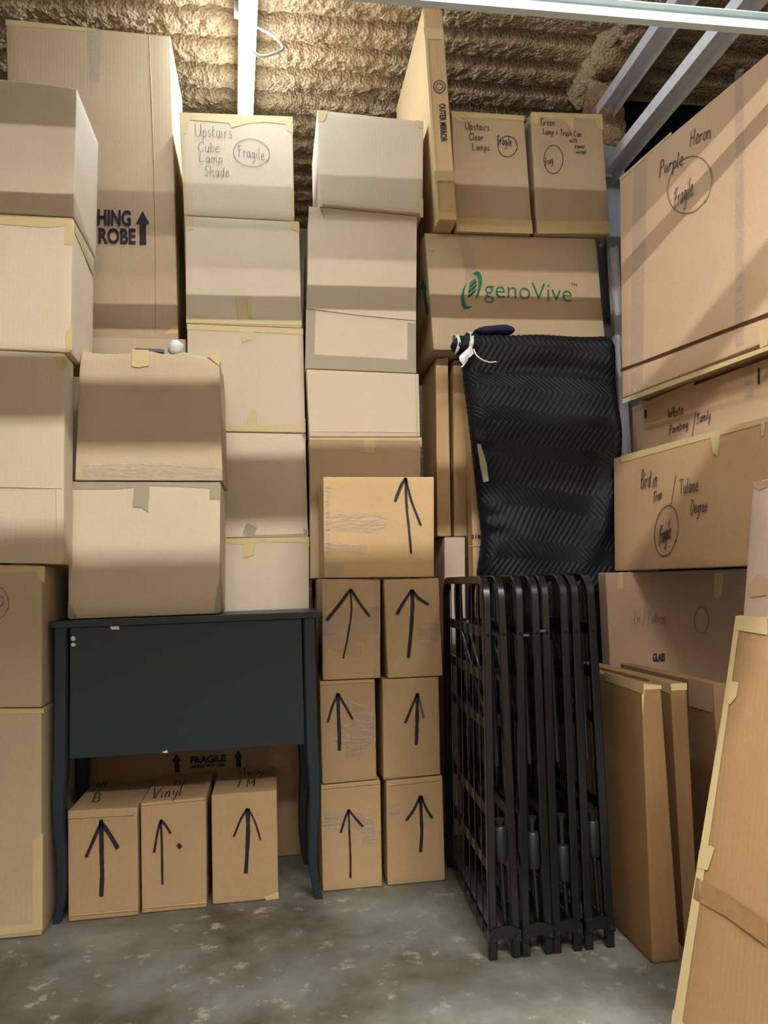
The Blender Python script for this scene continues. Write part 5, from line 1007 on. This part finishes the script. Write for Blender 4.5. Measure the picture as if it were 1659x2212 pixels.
# ------------------------------------------------------------------ odds and ends on the crumpled carton
mb = MB(); k = 22; V = []; F = []; random.seed(12); rows = 12
for i in range(rows+1):
    th = math.pi*i/rows
    for j in range(k):
        a = 2*math.pi*j/k; rr = 1+random.uniform(-.17, .17)
        V.append((.024*math.sin(th)*math.cos(a)*rr, .024*math.sin(th)*math.sin(a)*rr, .024+.024*math.cos(th)*min(rr, 1.0)))
for i in range(rows):
    for j in range(k): F.append((i*k+j, (i+1)*k+j, (i+1)*k+(j+1) % k, i*k+(j+1) % k))
o = mb.add(V, F).build('plastic_wad', M['wrap2'], None, False); o.location = (-.280, 2.368, 1.6165)
o.data.polygons.foreach_set('use_smooth', [True]*len(o.data.polygons))
tag(o, 'wad of shiny clear plastic sitting on the crumpled carton below the wardrobe box', 'plastic')
o = MB().box((-.042, -.03, 0), (.042, .03, .012), .003).build('black_case', M['black_plastic']); o.location = (-.356, 2.372, 1.6165); o.rotation_euler = (0, 0, .1)
tag(o, 'small flat black case lying on the crumpled carton beside the plastic wad', 'case')

# ------------------------------------------------------------------ world, camera
w = bpy.data.worlds.new('World'); scene.world = w; w.use_nodes = True
w.node_tree.nodes['Background'].inputs['Color'].default_value = (.9, .95, 1, 1)
w.node_tree.nodes['Background'].inputs['Strength'].default_value = .02
cam = bpy.data.cameras.new('Camera'); co = bpy.data.objects.new('Camera', cam); COL.objects.link(co)
cam.sensor_fit = 'VERTICAL'; cam.sensor_height = 24; cam.sensor_width = 18; cam.lens = 1650/2212*24; cam.clip_start = .02
yaw, pit, rol = math.radians(8.5), math.radians(5.2), math.radians(1.9)
f = Vector((math.sin(yaw)*math.cos(pit), math.cos(yaw)*math.cos(pit), math.sin(pit)))
r0 = Vector((math.cos(yaw), -math.sin(yaw), 0)); u0 = r0.cross(f)
rt = r0*math.cos(rol)-u0*math.sin(rol); up = u0*math.cos(rol)+r0*math.sin(rol)
co.matrix_world = Matrix(((rt.x, up.x, -f.x, 0), (rt.y, up.y, -f.y, 0), (rt.z, up.z, -f.z, .9), (0, 0, 0, 1)))
scene.camera = co
vs = scene.view_settings
scene.display_settings.display_device = 'sRGB'
vs.view_transform = 'Standard'; vs.look = 'None'; vs.gamma = 1; vs.use_curve_mapping = False
vs.exposure = EXPOSURE
